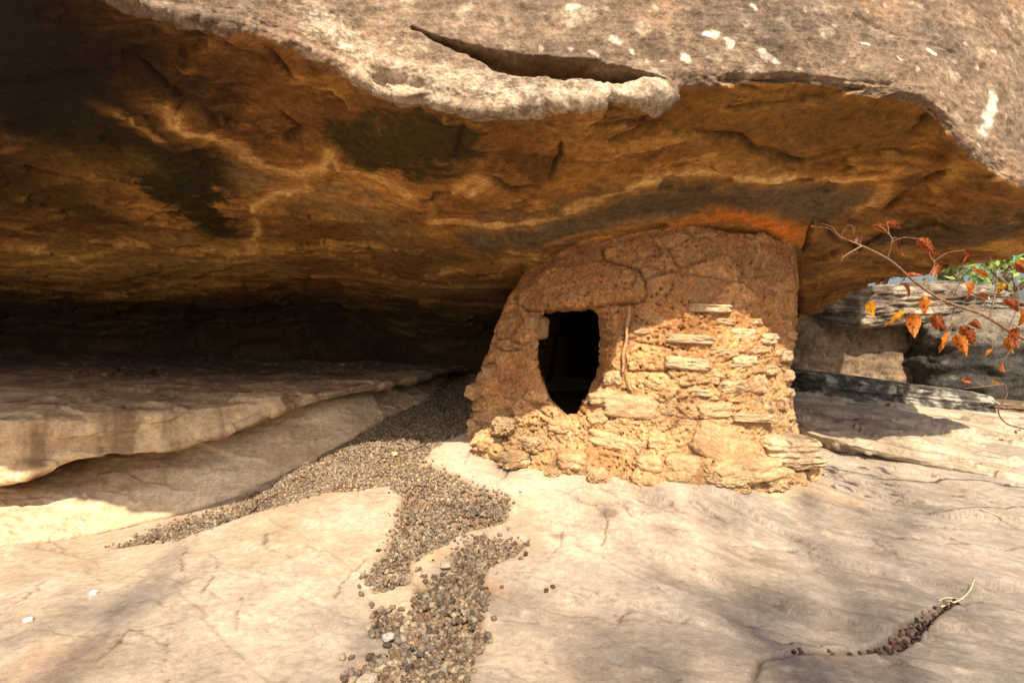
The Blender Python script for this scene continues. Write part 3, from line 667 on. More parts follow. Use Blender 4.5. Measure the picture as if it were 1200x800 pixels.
def rs_col(q, b1, b2, b3):
    s = fbm(q * np.array([.6, 1.2, 2]), 5, 4, 341)
    c = mix((0.27, 0.21, 0.15), (0.42, 0.34, 0.25), sst(-.4, .4, s)); c = mix(c, (0.15, 0.115, 0.085), .8 * sst(.1, .5, fbm(q * np.array([.4, 1, 2]), 7, 4, 342)))
    return mix(c, (0.60, 0.50, 0.37), .5 * sst(.2, .6, b3 + b1))
loft('rock_slab', cols, 11, np.linspace(0, 7, 420), np.r_[np.linspace(0, 1, 8)[:-1], np.linspace(1, 10, 260)], M_ledge, rs_col, (.02, .022, .005), 350, .022,
     'tilted grey layered rock slab on the right behind the mud wall, two fallen leaves on it', 'rock slab')

# ------------------------------------------------------------------ the little mud and stone granary
WC = [
 [(640, 470, 4.3), (640, 450, 4.3), (645, 420, 4.3), (650, 395, 4.3), (655, 375, 4.3), (660, 335, 4.35), (660, 300, 4.4)],
 [(556, 500, 3.35), (560, 470, 3.4), (572, 435, 3.45), (588, 395, 3.5), (603, 358, 3.5), (622, 325, 3.55), (625, 300, 3.6)],
 [(549, 522, 2.98), (552, 480, 3.0), (562, 440, 3.04), (578, 398, 3.07), (592, 358, 3.1), (613, 320, 3.12), (616, 300, 3.15)],
 [(585, 540, 2.76), (588, 495, 2.80), (598, 450, 2.85), (607, 405, 2.88), (620, 358, 2.91), (640, 305, 2.96), (642, 285, 3.0)],
 [(632, 550, 2.66), (632, 502, 2.70), (634, 455, 2.74), (636, 405, 2.77), (642, 355, 2.79), (668, 297, 2.85), (670, 278, 2.9)],
 [(700, 560, 2.54), (700, 508, 2.6), (700, 460, 2.64), (702, 405, 2.66), (704, 350, 2.68), (712, 286, 2.76), (713, 266, 2.8)],
 [(760, 567, 2.45), (758, 515, 2.52), (757, 460, 2.56), (757, 400, 2.58), (758, 345, 2.6), (762, 272, 2.7), (763, 252, 2.74)],
 [(830, 572, 2.41), (828, 515, 2.48), (826, 460, 2.52), (825, 400, 2.54), (825, 340, 2.57), (825, 266, 2.68), (825, 245, 2.72)],
 [(890, 570, 2.46), (884, 515, 2.5), (880, 460, 2.55), (878, 400, 2.57), (878, 340, 2.6), (878, 267, 2.7), (878, 247, 2.74)],
 [(936, 562, 2.6), (922, 515, 2.62), (912, 460, 2.67), (914, 400, 2.69), (916, 340, 2.71), (917, 276, 2.8), (917, 255, 2.85)],
 [(950, 545, 2.85), (934, 512, 2.87), (926, 460, 2.9), (931, 400, 2.92), (934, 340, 2.95), (936, 290, 3.0), (936, 270, 3.05)],
 [(940, 520, 3.3), (930, 495, 3.3), (920, 450, 3.35), (924, 400, 3.35), (925, 350, 3.4), (926, 310, 3.4), (926, 290, 3.45)],
 [(880, 478, 4.3), (880, 460, 4.3), (880, 430, 4.3), (880, 400, 4.3), (880, 380, 4.3), (880, 340, 4.4), (880, 300, 4.45)]]
wc = np.array([[P(*a) for a in c_] for c_ in WC])
ws = np.r_[np.linspace(0, 2, 60)[:-1], np.linspace(2, 10, 660)[:-1], np.linspace(10, 12, 60)]
wt = np.linspace(0, 6, 420)
WG = surf(wc, ws, wt); WG[:, :, 2] -= 0.02 * (wt < .1)
wN = gnormals(WG)
if wN[len(ws) // 2, len(wt) // 2][1] > 0: wN = -wN
wq = WG.reshape(-1, 3); wn = wN.reshape(-1, 3); wu, wv = proj(wq)
SS, TT = np.meshgrid(ws, wt, indexing='ij'); SS = SS.ravel(); TT = TT.ravel()
DOOR = [(628, 372), (636, 362), (700, 357), (709, 366), (711, 400), (709, 432), (702, 454), (692, 474), (680, 492), (664, 492), (645, 472), (630, 440), (625, 404)]
front = (SS > 2.5) & (SS < 9.5)
w2 = fbm(wq, 6, 4, 401); w3 = fbm(wq, 22, 4, 402, .6); w4 = fbm(wq, 60, 3, 403)
wb = fbm(wq, 3, 3, 404); clump1, clump2, cid = cells(wq + .012 * np.stack([w3, w2, w3], 1), 16, 405)
pit1, _, pid = cells(wq, 42, 406)
ds = np.where(front, pd_poly(wu + 3 * w3, wv + 3 * w3, DOOR), 99.)
rough = 0.65 + .7 * sst(455, 480, wv) * sst(690, 600, wu) + .8 * sst(470, 520, wv) + .5 * sst(730, 745, wu) * sst(350, 380, wv)
w5 = fbm(wq, 34, 4, 420, .7, ridge=True); ck1, ck2, _i = cells(wq + .01 * np.stack([w3, w4, w3], 1), 34, 421); chunk = sst(0, .5, ck2 - ck1)
dd = 0.014 * wb + .006 * fbm(wq * np.array([.4, .4, 1.6]), 9, 4, 430) + .010 * w2 * (1 + rough) + .008 * w3 * (.6 + rough) + .0035 * w4 * (1 + rough) - .005 * w5 * (.4 + rough) + .008 * rough * (sst(.75, .15, clump1 + .5 * w3) - .4)
dd += .0035 * (chunk - .5) * (.5 + rough)
bq1, bq2, _i = cells(wq * np.array([.75, .75, 1.25]) + .02 * np.stack([w2, w3, w2], 1), 7, 441); joint = sst(.13, .0, bq2 - bq1 + .06 * w3) * sst(-.2, .3, wb + w2)
dd -= .013 * joint; dd += .016 * (_i - .5) * sst(.0, .25, bq2 - bq1)
dd -= .018 * sst(.40, .14, pit1) * (pid > .62)
pit2, _, pid2 = cells(wq, 85, 407); dd -= .006 * sst(.36, .16, pit2) * (pid2 > .55)
# lintel swelling, plaster cracks, join with the roof
lint = pd_poly(wu + 4 * w2, wv + 4 * w2, [(612, 362), (612, 330), (650, 314), (700, 306), (752, 322), (757, 350), (700, 354), (650, 362)])
dd += .024 * sst(5, -4, np.where(front, lint, 99))
lw3 = lambda pts: np.array([wq[np.argmin((wu - u) ** 2 + (wv - v) ** 2 + 1e9 * (~front))] for u, v in pts])
wcr = np.full(len(wq), 9.)
for pts in [[(703, 288), (708, 304), (730, 311), (747, 315), (756, 330), (757, 352)], [(757, 352), (748, 356), (700, 357)], [(612, 362), (630, 364)], [(600, 345), (612, 330), (660, 312)], [(735, 362), (728, 438)]]:
    d_, _ = pd_line(wq + .014 * np.stack([w3, w4, w2], 1), lw3(pts)); wcr = np.minimum(wcr, d_)
dd -= .022 * np.exp(-(wcr / .006) ** 2)
top_gap, _ = pd_line(wq, lw3([(600, 332), (620, 316), (650, 304), (700, 290), (760, 275), (830, 268), (880, 269), (920, 279), (936, 295)])); dd -= .03 * sst(.022, .008, top_gap + .006 * w3)
foot = sst(.9, 0, TT) * front; dd += foot * (.05 + .03 * w2)
dd += .03 * sst(9, 8, SS) * 0
# doorway
dd -= .020 * sst(9, 0, ds) * (ds > -1)
jamb = sst(0, -3.5, ds)
wV = wq + wn * dd[:, None] + np.stack([0 * jamb, .13 * jamb, 0 * jamb], 1)
keep = ds > -4.0
Fw = grid_faces(len(ws), len(wt)); Fw = Fw[keep[Fw].all(1)]
cm = mix((0.52, 0.235, 0.08), (0.72, 0.385, 0.15), sst(-.5, .5, w2 + wb))
cm = mix(cm, (0.34, 0.17, 0.08), .5 * sst(.0, .6, w5 + w3))
cm = mix(cm, (0.54, 0.345, 0.175), .8 * sst(360, 500, wv + 25 * w2) * sst(680, 760, wu + 20 * wb))  # paler mud right of the door, partly its own tone, partly painted sunlight
cm = mix(cm, (0.54, 0.35, 0.18), .8 * sst(455, 500, wv) * sst(720, 660, wu))  # same for the foot left of the door, sunlight partly painted in
cm = mix(cm, (0.60, 0.44, 0.28), .35 * sst(.1, .5, w3))
cm = mix(cm, (0.24, 0.12, 0.06), .6 * sst(.28, .12, pit1) * (pid > .55))
cm = mix(cm, (0.22, 0.11, 0.06), .75 * np.exp(-(wcr / .006) ** 2))
cm = mix(cm, (0.20, 0.095, 0.045), .7 * joint); cm = cm * (.82 + .36 * _i)[:, None]
cm = mix(cm, (0.66, 0.40, 0.18), .6 * sst(.15, .5, fbm(wq, 9, 4, 431)))
cm = mix(cm, (0.22, 0.10, 0.045), .5 * sst(.1, .5, fbm(wq * np.array([.5, .5, 1.5]), 14, 5, 432, .65)))
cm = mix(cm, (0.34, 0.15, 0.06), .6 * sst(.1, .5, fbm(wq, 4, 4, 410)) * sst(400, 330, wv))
base = P(760, 566, 2.9)
gran_o = tag(empty('stone_granary', tuple(base)), 'small orange mud and stone granary with a dark doorway, built up to the rock roof', 'granary')
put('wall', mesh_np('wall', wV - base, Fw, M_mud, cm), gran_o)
wi = wq[::1] + np.stack([0 * jamb, .17 + 0 * jamb, 0 * jamb], 1); wi[:, 0] = (wi[:, 0] - .62) * .84 + .62; Fi = grid_faces(len(ws), len(wt)); Fi = Fi[(ds > 16)[Fi].all(1)]
put('shaded_inner_wall', mesh_np('shaded_inner_wall', wi - base, Fi, M_mud, mix((.035, .025, .018), (.06, .04, .03), sst(-.4, .4, w2))), gran_o)  # added sheet, shade inside the doorway painted near-black

fx_, fy_ = np.meshgrid(np.linspace(0, 1, 60), np.linspace(0, 1, 60), indexing='ij')
fX = (.16 + .1 * fy_) * (1 - fx_) + 1.05 * fx_; fY = (2.87 - .12 * fx_) * (1 - fy_) + 4.0 * fy_; fq = np.stack([fX, fY, gz(fX.ravel(), fY.ravel()).reshape(fX.shape) + .03], 2).reshape(-1, 3)
fq[:, 2] += .01 * fbm(fq, 8, 4, 450)
put('shaded_inner_floor', mesh_np('shaded_inner_floor', fq - base, grid_faces(60, 60), M_mud, np.ones((3600, 3)) * (.06, .04, .028)), gran_o)  # floor sheet coloured near-black to paint the shade behind the doorway
def wall_at(u, v):
    k = np.argmin((wu - u) ** 2 + (wv - v) ** 2 + 1e9 * (~front)); return wV[k], wn[k]
def add_stone(u, v, w_, h_, tilt=0, out=.03, dep=.13, seed=0, tone=0, sq=.32, n=28, lay=.0):
    p, nn = wall_at(u, v); Yv = p[1]
    p = P(u, v, Yv)
    V, F = rock_verts((w_ / FP * Yv * 1.0, dep, h_ / FP * Yv * 1.12), seed, n, sq, .22, 1.5, 0, lay, .38)
    yaw = math.degrees(math.atan2(nn[0], -nn[1]))
    V = V @ rotm(0, tilt, 0).T @ rotm(0, 0, yaw * .9).T
    nn2 = np.array([nn[0], nn[1], 0]); nn2 /= np.linalg.norm(nn2)
    p = p + nn2 * (out * .8 - .006 - dep / 2)
    q = V + p
    b = fbm(q, 12, 4, seed + 500); b2_ = fbm(q, 50, 3, seed + 501)
    t0 = [(0.50, 0.345, 0.20), (0.56, 0.41, 0.255), (0.49, 0.32, 0.175), (0.46, 0.27, 0.135)][tone]
    c = mix(np.array(t0) * .85, np.array(t0) * 1.08, sst(-.5, .5, b)); c = mix(c, (0.50, 0.315, 0.16), .75 * sst(-.15, .35, b2_ + .5 * b))
    put('stone', mesh_np('stone', q - base, F, M_stone, c), gran_o)
ST = [(833, 361, 52, 9, 2, .035, 1), (808, 397, 56, 10, 3, .05, 1), (871, 392, 36, 14, 2, .03, 1), (903, 397, 30, 12, 0, .03, 1), (927, 393, 26, 11, 4, .035, 3), (806, 426, 52, 13, 5, .045, 1),
      (873, 424, 34, 13, -2, .03, 1), (920, 417, 28, 13, -5, .035, 1), (862, 453, 36, 15, -4, .03, 0), (892, 450, 22, 20, 0, .02, 0), (822, 460, 26, 8, 4, .03, 1), (838, 481, 42, 17, -3, .035, 2),
      (882, 489, 58, 9, 3, .055, 0), (917, 473, 20, 13, 0, .035, 2), (853, 507, 30, 12, 20, .015, 2), (738, 477, 64, 25, 1, .035, 0), (706, 466, 34, 13, -8, .03, 0), (722, 519, 68, 17, 12, .04, 0), (735, 500, 62, 15, -3, .02, 2),
      (770, 517, 24, 17, 0, .02, 2), (882, 552, 72, 22, -4, .07, 0), (618, 384, 14, 24, 5, .008, 3), (569, 437, 14, 13, 10, .03, 3), (551, 459, 14, 15, 20, .03, 3), (716, 443, 22, 15, -6, .02, 0),
      (889, 410, 36, 8, 2, .02, 0), (845, 412, 30, 8, 0, .015, 0), (792, 447, 24, 12, 3, .012, 2), (766, 452, 22, 12, -3, .01, 2), (905, 434, 26, 11, 3, .025, 0), (842, 438, 28, 12, 2, .015, 2),
      (782, 480, 22, 12, 4, .01, 2), (808, 497, 30, 12, 5, .02, 2), (771, 375, 18, 9, 0, .008, 2), (850, 377, 26, 8, 3, .015, 2), (888, 377, 20, 9, -2, .015, 2), (700, 490, 26, 14, -15, .03, 2), (800, 545, 40, 22, 6, .05, 2),
      (670, 540, 34, 18, 4, .05, 2), (760, 545, 30, 18, -4, .05, 2), (722, 445, 12, 10, 0, .02, 2), (655, 500, 26, 14, 10, .03, 2), (925, 440, 18, 12, 0, .03, 0), (925, 460, 18, 10, 6, .03, 0)]
for i, (u, v, w_, h_, ti, out, tone) in enumerate(ST):
    add_stone(u, v, w_, h_, ti, out, .13, i + 1, tone)
r9 = random.Random(12)
for i in range(42):
    u_ = r9.uniform(745, 925); v_ = r9.uniform(385, 550)
    if u_ > 900 and v_ > 500: continue
    add_stone(u_, v_, r9.uniform(10, 24), r9.uniform(6, 13), r9.uniform(-14, 14), r9.uniform(.004, .022), .08, 200 + i, r9.choice([0, 2, 3, 3]), .6, 16)
# big slabs at the right foot
def block(u, v, Y, size, seed, rot, tone=(0.54, 0.39, 0.24), sq=.2, lay=.06):
    V, F = rock_verts(size, seed, 44, sq, .18, 1.5, 0, lay, .3); V = V @ rotm(*rot).T + P(u, v, Y)
    b = fbm(V * np.array([.5, .5, 2.5]), 10, 4, seed + 600); c = mix(np.array(tone) * .75, np.array(tone) * 1.12, sst(-.5, .5, b))
    put('stone', mesh_np('stone', V - base, F, M_stone, c), gran_o)
block(912, 523, 2.64, (.30, .26, .13), 71, (6, 4, 20)); block(925, 537, 2.66, (.24, .24, .05), 72, (4, 2, 25), (0.52, 0.36, 0.22))
block(848, 524, 2.50, (.30, .10, .15), 73, (-8, 26, 4), (0.54, 0.33, 0.165), .25, .02)
for i, (u, v, s_) in enumerate([(575, 520, .09), (604, 538, .11), (650, 556, .08), (700, 558, .12), (745, 562, .09), (790, 562, .10), (850, 562, .14), (905, 560, .13), (940, 552, .08), (590, 500, .12), (622, 520, .10)]):
    p, nn = wall_at(u, min(v, 548)); q0 = P(u, v, p[1] - .005)
    V, F = rock_verts((s_ * 1.35, s_ * .9, s_ * .7), 80 + i, 38, .7, .36, 1.6, 0, 0, .7); V = V @ rotm(0, 10 * (i % 3 - 1), 30 * i).T + q0
    c = mix((0.44, 0.28, 0.14), (0.58, 0.40, 0.23), sst(-.4, .4, fbm(V, 14, 4, 640 + i)))
    put('mud_clod', mesh_np('mud_clod', V - base, F, M_mud, c), gran_o)
pa = lw3([(736, 360), (734, 385), (731, 410), (728, 436)]) + np.array([0, -.022, 0]); ss_ = np.linspace(0, 3, 24)
pts = pchip(np.arange(4.), pa, ss_); pts[:, 0] += .003 * np.sin(ss_ * 5)
V, F = tube_np(pts, .008 + .002 * np.sin(ss_ * 4), 8); put('wooden_stick', mesh_np('wooden_stick', V - base, F, M_wood, None), gran_o)

# ------------------------------------------------------------------ gravel (nobody could count it)
rs = np.random.RandomState(3)
def ico(sub):
    bm = bmesh.new(); bmesh.ops.create_icosphere(bm, subdivisions=sub, radius=1)
    V = np.array([v.co for v in bm.verts]); F = np.array([[v.index for v in f.verts] for f in bm.faces]); bm.free(); return V, F
def pebble_field(xs, ys, zs, rad, sub, tones, seed):
    V0, F0 = ico(sub); n = len(xs); r_ = np.random.RandomState(seed)
    S = r_.uniform(.75, 1.2, (n, 3)) * rad[:, None]; S[:, 2] *= .85
    q = r_.normal(size=(n, 4)); q /= np.linalg.norm(q, axis=1)[:, None]; a, b, c_, d = q.T
    Rm = np.stack([1 - 2 * (c_ * c_ + d * d), 2 * (b * c_ - a * d), 2 * (b * d + a * c_), 2 * (b * c_ + a * d), 1 - 2 * (b * b + d * d), 2 * (c_ * d - a * b), 2 * (b * d - a * c_), 2 * (c_ * d + a * b), 1 - 2 * (b * b + c_ * c_)], 1).reshape(n, 3, 3)
    jit = 1 + .17 * r_.normal(size=(n, len(V0), 1))
    V = np.einsum('nij,nvj->nvi', Rm, V0[None] * S[:, None] * jit) + np.stack([xs, ys, zs], 1)[:, None]
    F = F0[None] + (np.arange(n) * len(V0))[:, None, None]
    t = np.array(tones)[r_.randint(0, len(tones), n)] * r_.uniform(.7, 1.25, (n, 1))
    C = np.repeat(t, len(V0), 0)
    return V.reshape(-1, 3), F.reshape(-1, 3), C
TON = [tuple(.70 * x for x in t_) for t_ in [(0.27, 0.195, 0.125), (0.19, 0.13, 0.085), (0.31, 0.25, 0.185), (0.11, 0.08, 0.055), (0.38, 0.29, 0.19), (0.21, 0.17, 0.13), (0.24, 0.15, 0.09)]]
mbp = MB()
xs = rs.uniform(-1.9, .15, 400000); ys = rs.uniform(1.15, 4.6, 400000)
sdp = gravel_sd(xs, ys); r0 = (.0066 + .0022 * sst(2.1, 1.3, ys)) * (.42 + .85 * rs.uniform(0, 1, len(xs)) ** 1.3)
pr = np.where(sdp < 0, 1.0, np.exp(-sdp / .012) * .35) * sst(4.6, 3.8, ys)
pr *= np.where(fbm(np.stack([xs, ys, 0 * xs], 1), 6, 3, 71) > -.15, 1, .14)
ok = rs.uniform(size=len(xs)) < pr * (.60 - .12 * sst(2.0, 1.3, ys))
xs, ys, r0, sdp = xs[ok], ys[ok], r0[ok], sdp[ok]
zs = gz(xs, ys) + r0 * .55 + rs.uniform(0, 1, len(xs)) * np.where(sdp < -.015, .014, 0)
print('pebbles', len(xs))
fr = ys < 2.4
for m_, sub in ((fr, 2), (~fr, 1)):
    V, F, C = pebble_field(xs[m_], ys[m_], zs[m_], r0[m_], sub, TON if sub == 2 else [tuple(np.array(t) * 1.25) for t in TON], 5); mbp.V.append(V); mbp.F.append(F + mbp.n); mbp.C.append(C); mbp.n += len(V)
o = mbp.build('gravel', M_peb); tag(o, 'grey brown rounded gravel filling the channel between the floor slabs', 'gravel', kind='stuff')
# debris in the small pocket bottom right
xs = rs.uniform(POCKET[:, 0].min(), POCKET[:, 0].max(), 9000); ys = rs.uniform(POCKET[:, 1].min() - .03, POCKET[:, 1].max(), 9000)
k = pd_poly(xs, ys, POCKET); cdn, _ = pd_line(np.stack([xs, ys, 0 * xs], 1), CRACK[2:] * np.array([1, 1, 0]))
ok = (k < .0) & (cdn < .03) & (rs.uniform(size=9000) < .22) | (cdn < .008) & (rs.uniform(size=9000) < .12); xs, ys = xs[ok], ys[ok]
rr = rs.uniform(.003, .0085, len(xs)); V, F, C = pebble_field(xs, ys, gz(xs, ys) + rr * .6, rr, 2, [(0.06, .035, .025), (.10, .055, .04), (.16, .10, .07), (.10, .05, .035), (.04, .028, .02), (.05, .035, .025)], 8)
tag(put('seed_debris', mesh_np('seed_debris', V, F, M_peb, C)), 'dark seeds and grit caught in the crack of the lower right slab', 'debris', kind='stuff')

# loose stones one can point at
LS = [(110, 697, .014, (0.8, .78, .72), 'bright white pebble on the left foreground slab, the upper of two'), (33, 728, .014, (0.8, .78, .72), 'white pebble near the lower left corner of the floor'),
      (430, 795, .035, (0.45, .36, .28), 'flat tan stone half sunk in the gravel at the bottom edge'), (462, 532, .026, (0.6, .42, .22), 'ochre stone lying on the sunlit gravel pile'),
      (184, 668, .0, None, None), (345, 540, .05, (.42, .25, .13), 'rusty stone at the foot of the lower slab beside the gravel'), (428, 485, .04, (.35, .20, .11), 'brown stone in the shade at the top of the gravel pile'),
      (640, 695, .012, (.10, .06, .04), 'tiny dark seed pod on the middle slab, left one of the pair'), (648, 694, .011, (.14, .07, .05), 'tiny dark seed pod on the middle slab, right one of the pair'),
      (555, 718, .0, None, None), (522, 668, .022, (.52, .42, .30), 'pale flat stone on the sandy island amid the gravel'), (455, 755, .02, (.5, .48, .44), 'pale grey stone at the left edge of the gravel channel'), (960, 556, .035, (.42, .24, .14), 'reddish stone at the right foot of the granary')]
for i, (u, v, s_, t, lab) in enumerate(LS):
    if s_ == 0: continue
    g = hit_ground(u, v); z = float(gz(g[0], g[1])[0])
    V, F = rock_verts((s_ * 1.5, s_ * 1.1, s_ * .7), 900 + i, 12, .5, .2, 1.6); V = V @ rotm(0, 0, 37 * i).T; V[:, 2] -= V[:, 2].min() + s_ * .15 * 0
    put_o = put('loose_stone', mesh_np('loose_stone', V, F, M_stone, np.ones((len(V), 3)) * t), None, (g[0], g[1], z - s_ * .08 + (.012 if 'gravel' in lab else 0)))
    tag(put_o, lab, 'stone', 'loose stones on the cave floor')

# ------------------------------------------------------------------ boulders and cliff behind on the right
def boulder(u, v, Y, size, seed, rot, colfn, label, sq=.3, amp=.14, lay=.03, n=70, taper=0, fq=1.5, cat='boulder'):
    V, F = rock_verts(size, seed, n, sq, amp, fq, taper, lay, .35); V = V @ rotm(*rot).T + P(u, v, Y)
    c = colfn(V); V, loc = rebase(V)
    return tag(put('boulder', mesh_np('boulder', V, F, M_boul, c), None, loc), label, cat)
def c_lichen(V):
    c = mix((0.05, 0.045, 0.038), (0.12, 0.105, 0.09), sst(-.4, .4, fbm(V, 5, 4, 701)))
    f1, f2, i_ = cells(V + .02 * np.stack([fbm(V, 20, 3, 703)] * 3, 1), 9, 702)
    c = mix(c, (0.42, 0.40, 0.34), .9 * sst(.5, .3, f1) * (i_ > .4)); return mix(c, (0.33, .31, .26), .7 * sst(.0, .4, fbm(V, 16, 4, 704)))
def c_brown(V):
    c = mix((0.16, 0.11, 0.07), (0.27, 0.19, 0.12), sst(-.4, .4, fbm(V * np.array([1, 1, 2.5]), 1.6, 4, 711))); return mix(c, (0.12, .085, .06), .7 * sst(.15, .5, fbm(V, 4, 4, 712)))
def c_dark(V):
    c = mix((0.03, 0.027, 0.024), (0.075, 0.068, 0.06), sst(-.4, .4, fbm(V, 3, 5, 721))); c = mix(c, (0.20, .18, .15), .7 * sst(.2, .5, fbm(V, 9, 4, 722)))
    return mix(c, (0.30, .26, .2), .6 * sst(.55, .95, V[:, 2] + .1 * fbm(V, 4, 3, 723)))
def c_grey(V):
    c = mix((0.13, 0.115, 0.095), (0.26, 0.23, 0.19), sst(-.4, .4, fbm(V, 4, 4, 741))); return mix(c, (0.06, .05, .045), .6 * sst(.1, .5, fbm(V, 7, 4, 742)))
def c_pale(V):
    c = mix((0.13, 0.10, 0.075), (0.40, 0.33, 0.25), sst(-.2, .4, fbm(V * np.array([1.5, 1, .6]), 4, 4, 731))); return mix(c, (0.12, .1, .08), .7 * sst(.15, .5, fbm(V * np.array([1, 1, .5]), 5, 4, 732)))
boulder(1015, 463, 4.9, (1.8, .9, .36), 31, (0, 5, 4), c_lichen, 'long low dark boulder spotted with pale lichen behind the tilted slab', .25, .14, .05, 110, .4, 1.5)
boulder(985, 425, 7.0, (2.6, 1.6, 1.3), 32, (0, 0, 8), c_brown, 'brown rock face in shade behind the lichen boulder', .3, .16, .04)
boulder(1000, 362, 6.9, (1.95, 2.0, .48), 33, (0, -3, 5), c_pale, 'pale sunlit rock capping the brown rock face', .3, .16, .02)
boulder(1190, 424, 6.3, (2.4, 1.6, 1.12), 34, (0, 0, -6), c_dark, 'black stained boulder on the right behind the autumn leaves', .3, .14, .04)
boulder(1085, 352, 8.2, (1.3, 1.6, .40), 35, (0, 4, 0), c_dark, 'small dark rock on the skyline left of the green foliage', .4, .15, .05)
boulder(1150, 366, 7.0, (1.7, 1.2, .26), 37, (0, 3, 0), c_grey, 'grey rock resting on the black stained boulder', .4, .15, .05, 50)
boulder(1175, 478, 5.0, (.95, .5, .14), 36, (0, 4, -5), c_brown, 'thin flat brown rock at the right end of the lichen boulder', .3, .12, .06, 40)

# ------------------------------------------------------------------ trees
def branch_pts(p0, d, L, n, wob, rnd, up=0.0):
    p = np.array(p0, float); d = np.array(d, float); d /= np.linalg.norm(d); out = [p.copy()]
    for _ in range(n):
        d = d + rnd.normal(size=3) * wob + np.array([0, 0, up]); d /= np.linalg.norm(d); p = p + d * L / n; out.append(p.copy())
    return np.array(out), d
def leaf_quads(cent, size, rnd):
    n = len(cent); a = rnd.normal(size=(n, 3)); a /= np.linalg.norm(a, axis=1)[:, None]; b = np.cross(a, rnd.normal(size=(n, 3))); b /= np.linalg.norm(b, axis=1)[:, None]
    s = size * rnd.uniform(.6, 1.3, (n, 1)); V = np.stack([cent - a * s, cent - b * s * .5 + a * s * .1, cent + a * s, cent + b * s * .5 + a * s * .1], 1).reshape(-1, 3)
    return V, np.arange(4 * n).reshape(n, 4)
def tree(name, x, y, h, r, seed, label, leaves=6000, lsize=.06, group=None, spread=.5, lm=None, z0=None, nb=16, crownlow=.35):
    rnd = np.random.RandomState(seed); z = float(ground0(x, y)) - .1 if z0 is None else z0
    root = tag(empty(name, (x, y, z)), label, 'tree', group)
    trunk, d = branch_pts((0, 0, 0), (rnd.normal() * .06, rnd.normal() * .06, 1), h * .8, 14, .05, rnd, .05)
    mb = MB(); mb.add(*tube_np(trunk, np.linspace(r, r * .3, len(trunk)), 9)); tips = []
    for i in range(nb):
        k = rnd.randint(int(14 * crownlow), 14); an = i * 2.4 + rnd.uniform(-.4, .4)
        b, bd = branch_pts(trunk[k], (math.cos(an), math.sin(an), rnd.uniform(.2, .9)), h * spread * rnd.uniform(.5, 1) * (1.2 - k / 16), 9, .16, rnd, .04)
        mb.add(*tube_np(b, np.linspace(r * .38, r * .07, len(b)), 6)); tips += list(b[4:])
        for j in range(4):
            c_, cd_ = branch_pts(b[rnd.randint(3, 9)], bd + rnd.normal(size=3) * .7, h * .16 * rnd.uniform(.6, 1.3), 6, .2, rnd, .03)
            mb.add(*tube_np(c_, np.linspace(r * .12, r * .03, len(c_)), 5)); tips += list(c_[2:])
    mb.build('trunk', M_bark, root, color=False)
    if leaves:
        tips = np.array(tips); c_ = tips[rnd.randint(0, len(tips), leaves)]; c_ = c_ + rnd.normal(size=c_.shape) * h * .035 * rnd.uniform(.3, 1.4, (leaves, 1))
        V, F = leaf_quads(c_, lsize, rnd); put('crown', mesh_np('crown', V, F, lm or M_green, None, False), root)
    return root
BT = [(10.5, 11.5, 7.5, 'tall green tree in view at the right edge, beyond the rocks'), (9.6, 12.5, 8.0, 'green tree beyond the rocks, just right of the overhang edge'), (12.5, 15.5, 9.0, 'farther green tree behind the others on the right'),
      (11.3, 18, 9.5, 'far green tree seen low beside the overhang edge')]
for i, (x, y, h, lab) in enumerate(BT):
    tree('broadleaf_tree', x, y, h, .13, 40 + i, lab, 5200, .085, 'green trees beyond the rocks')
# bare-limbed trees behind the photographer that throw the soft shade on the floor
tree('broadleaf_tree', 1.9, -7.8, 13.0, .12, 61, 'tall thinly leaved tree behind the photographer, right', 900, .08, 'trees behind the viewpoint', .16, LEAFM[3], crownlow=.55, nb=22)
tree('broadleaf_tree', -.2, -5.6, 12.0, .06, 62, 'slim bare tree behind the photographer, the taller left one', 60, .04, 'trees behind the viewpoint', .12, LEAFM[3], nb=9, crownlow=.6)
tree('broadleaf_tree', -.62, -6.4, 12.5, .05, 63, 'slim bare tree behind the photographer, farthest left', 60, .04, 'trees behind the viewpoint', .12, LEAFM[3], nb=9, crownlow=.6)

# ------------------------------------------------------------------ autumn branch reaching in from the right
LV = {}
def leaf_mesh(kind, seed):
    key = (kind, seed)
    if key in LV: return LV[key]
    rnd = np.random.RandomState(seed + 10 * kind); n, m = 11, 7; t = np.linspace(0, 1, n); s = np.linspace(-1, 1, m)
    wdt = .30 * np.sin(np.pi * t ** .8) ** .85 * (1 - .25 * t) + .004; fold = rnd.uniform(.3, 1.1); curl = rnd.uniform(-1.2, 1.6); tw = rnd.uniform(-1.4, 1.4)
    V = []
    for i in range(n):
        for j in range(m):
            x = s[j] * wdt[i] * (1 + .14 * math.sin(i * 2.7 + j)); z = abs(x) * fold + curl * (t[i] - .3) ** 2 * .6 + .02 * math.sin(i * 1.9) * s[j]; a = tw * t[i]
            V.append((x * math.cos(a) - z * math.sin(a), t[i], x * math.sin(a) + z * math.cos(a)))
    LV[key] = mesh_np('leaf', np.array(V), grid_faces(n, m), LEAFM[kind], None); return LV[key]
YB = 1.45
sh_base = np.array([2.75, 2.5, float(gz(2.55, 2.5)[0])])
shrub = tag(empty('autumn_shrub', tuple(sh_base)), 'thin shrub branch with red and orange autumn leaves hanging in from the right', 'shrub')
TW = []
def twig(pts, r0_, r1_, par=None, name='branch'):
    pts = np.array(pts) - sh_base; k = np.arange(len(pts)) * 1.0; q = pchip(k, pts, np.linspace(0, k[-1], len(pts) * 6))
    TW.append(q); V, F = tube_np(q, np.linspace(r0_, r1_, len(q)), 6); return put(name, mesh_np(name, V, F, M_twig, None), shrub)
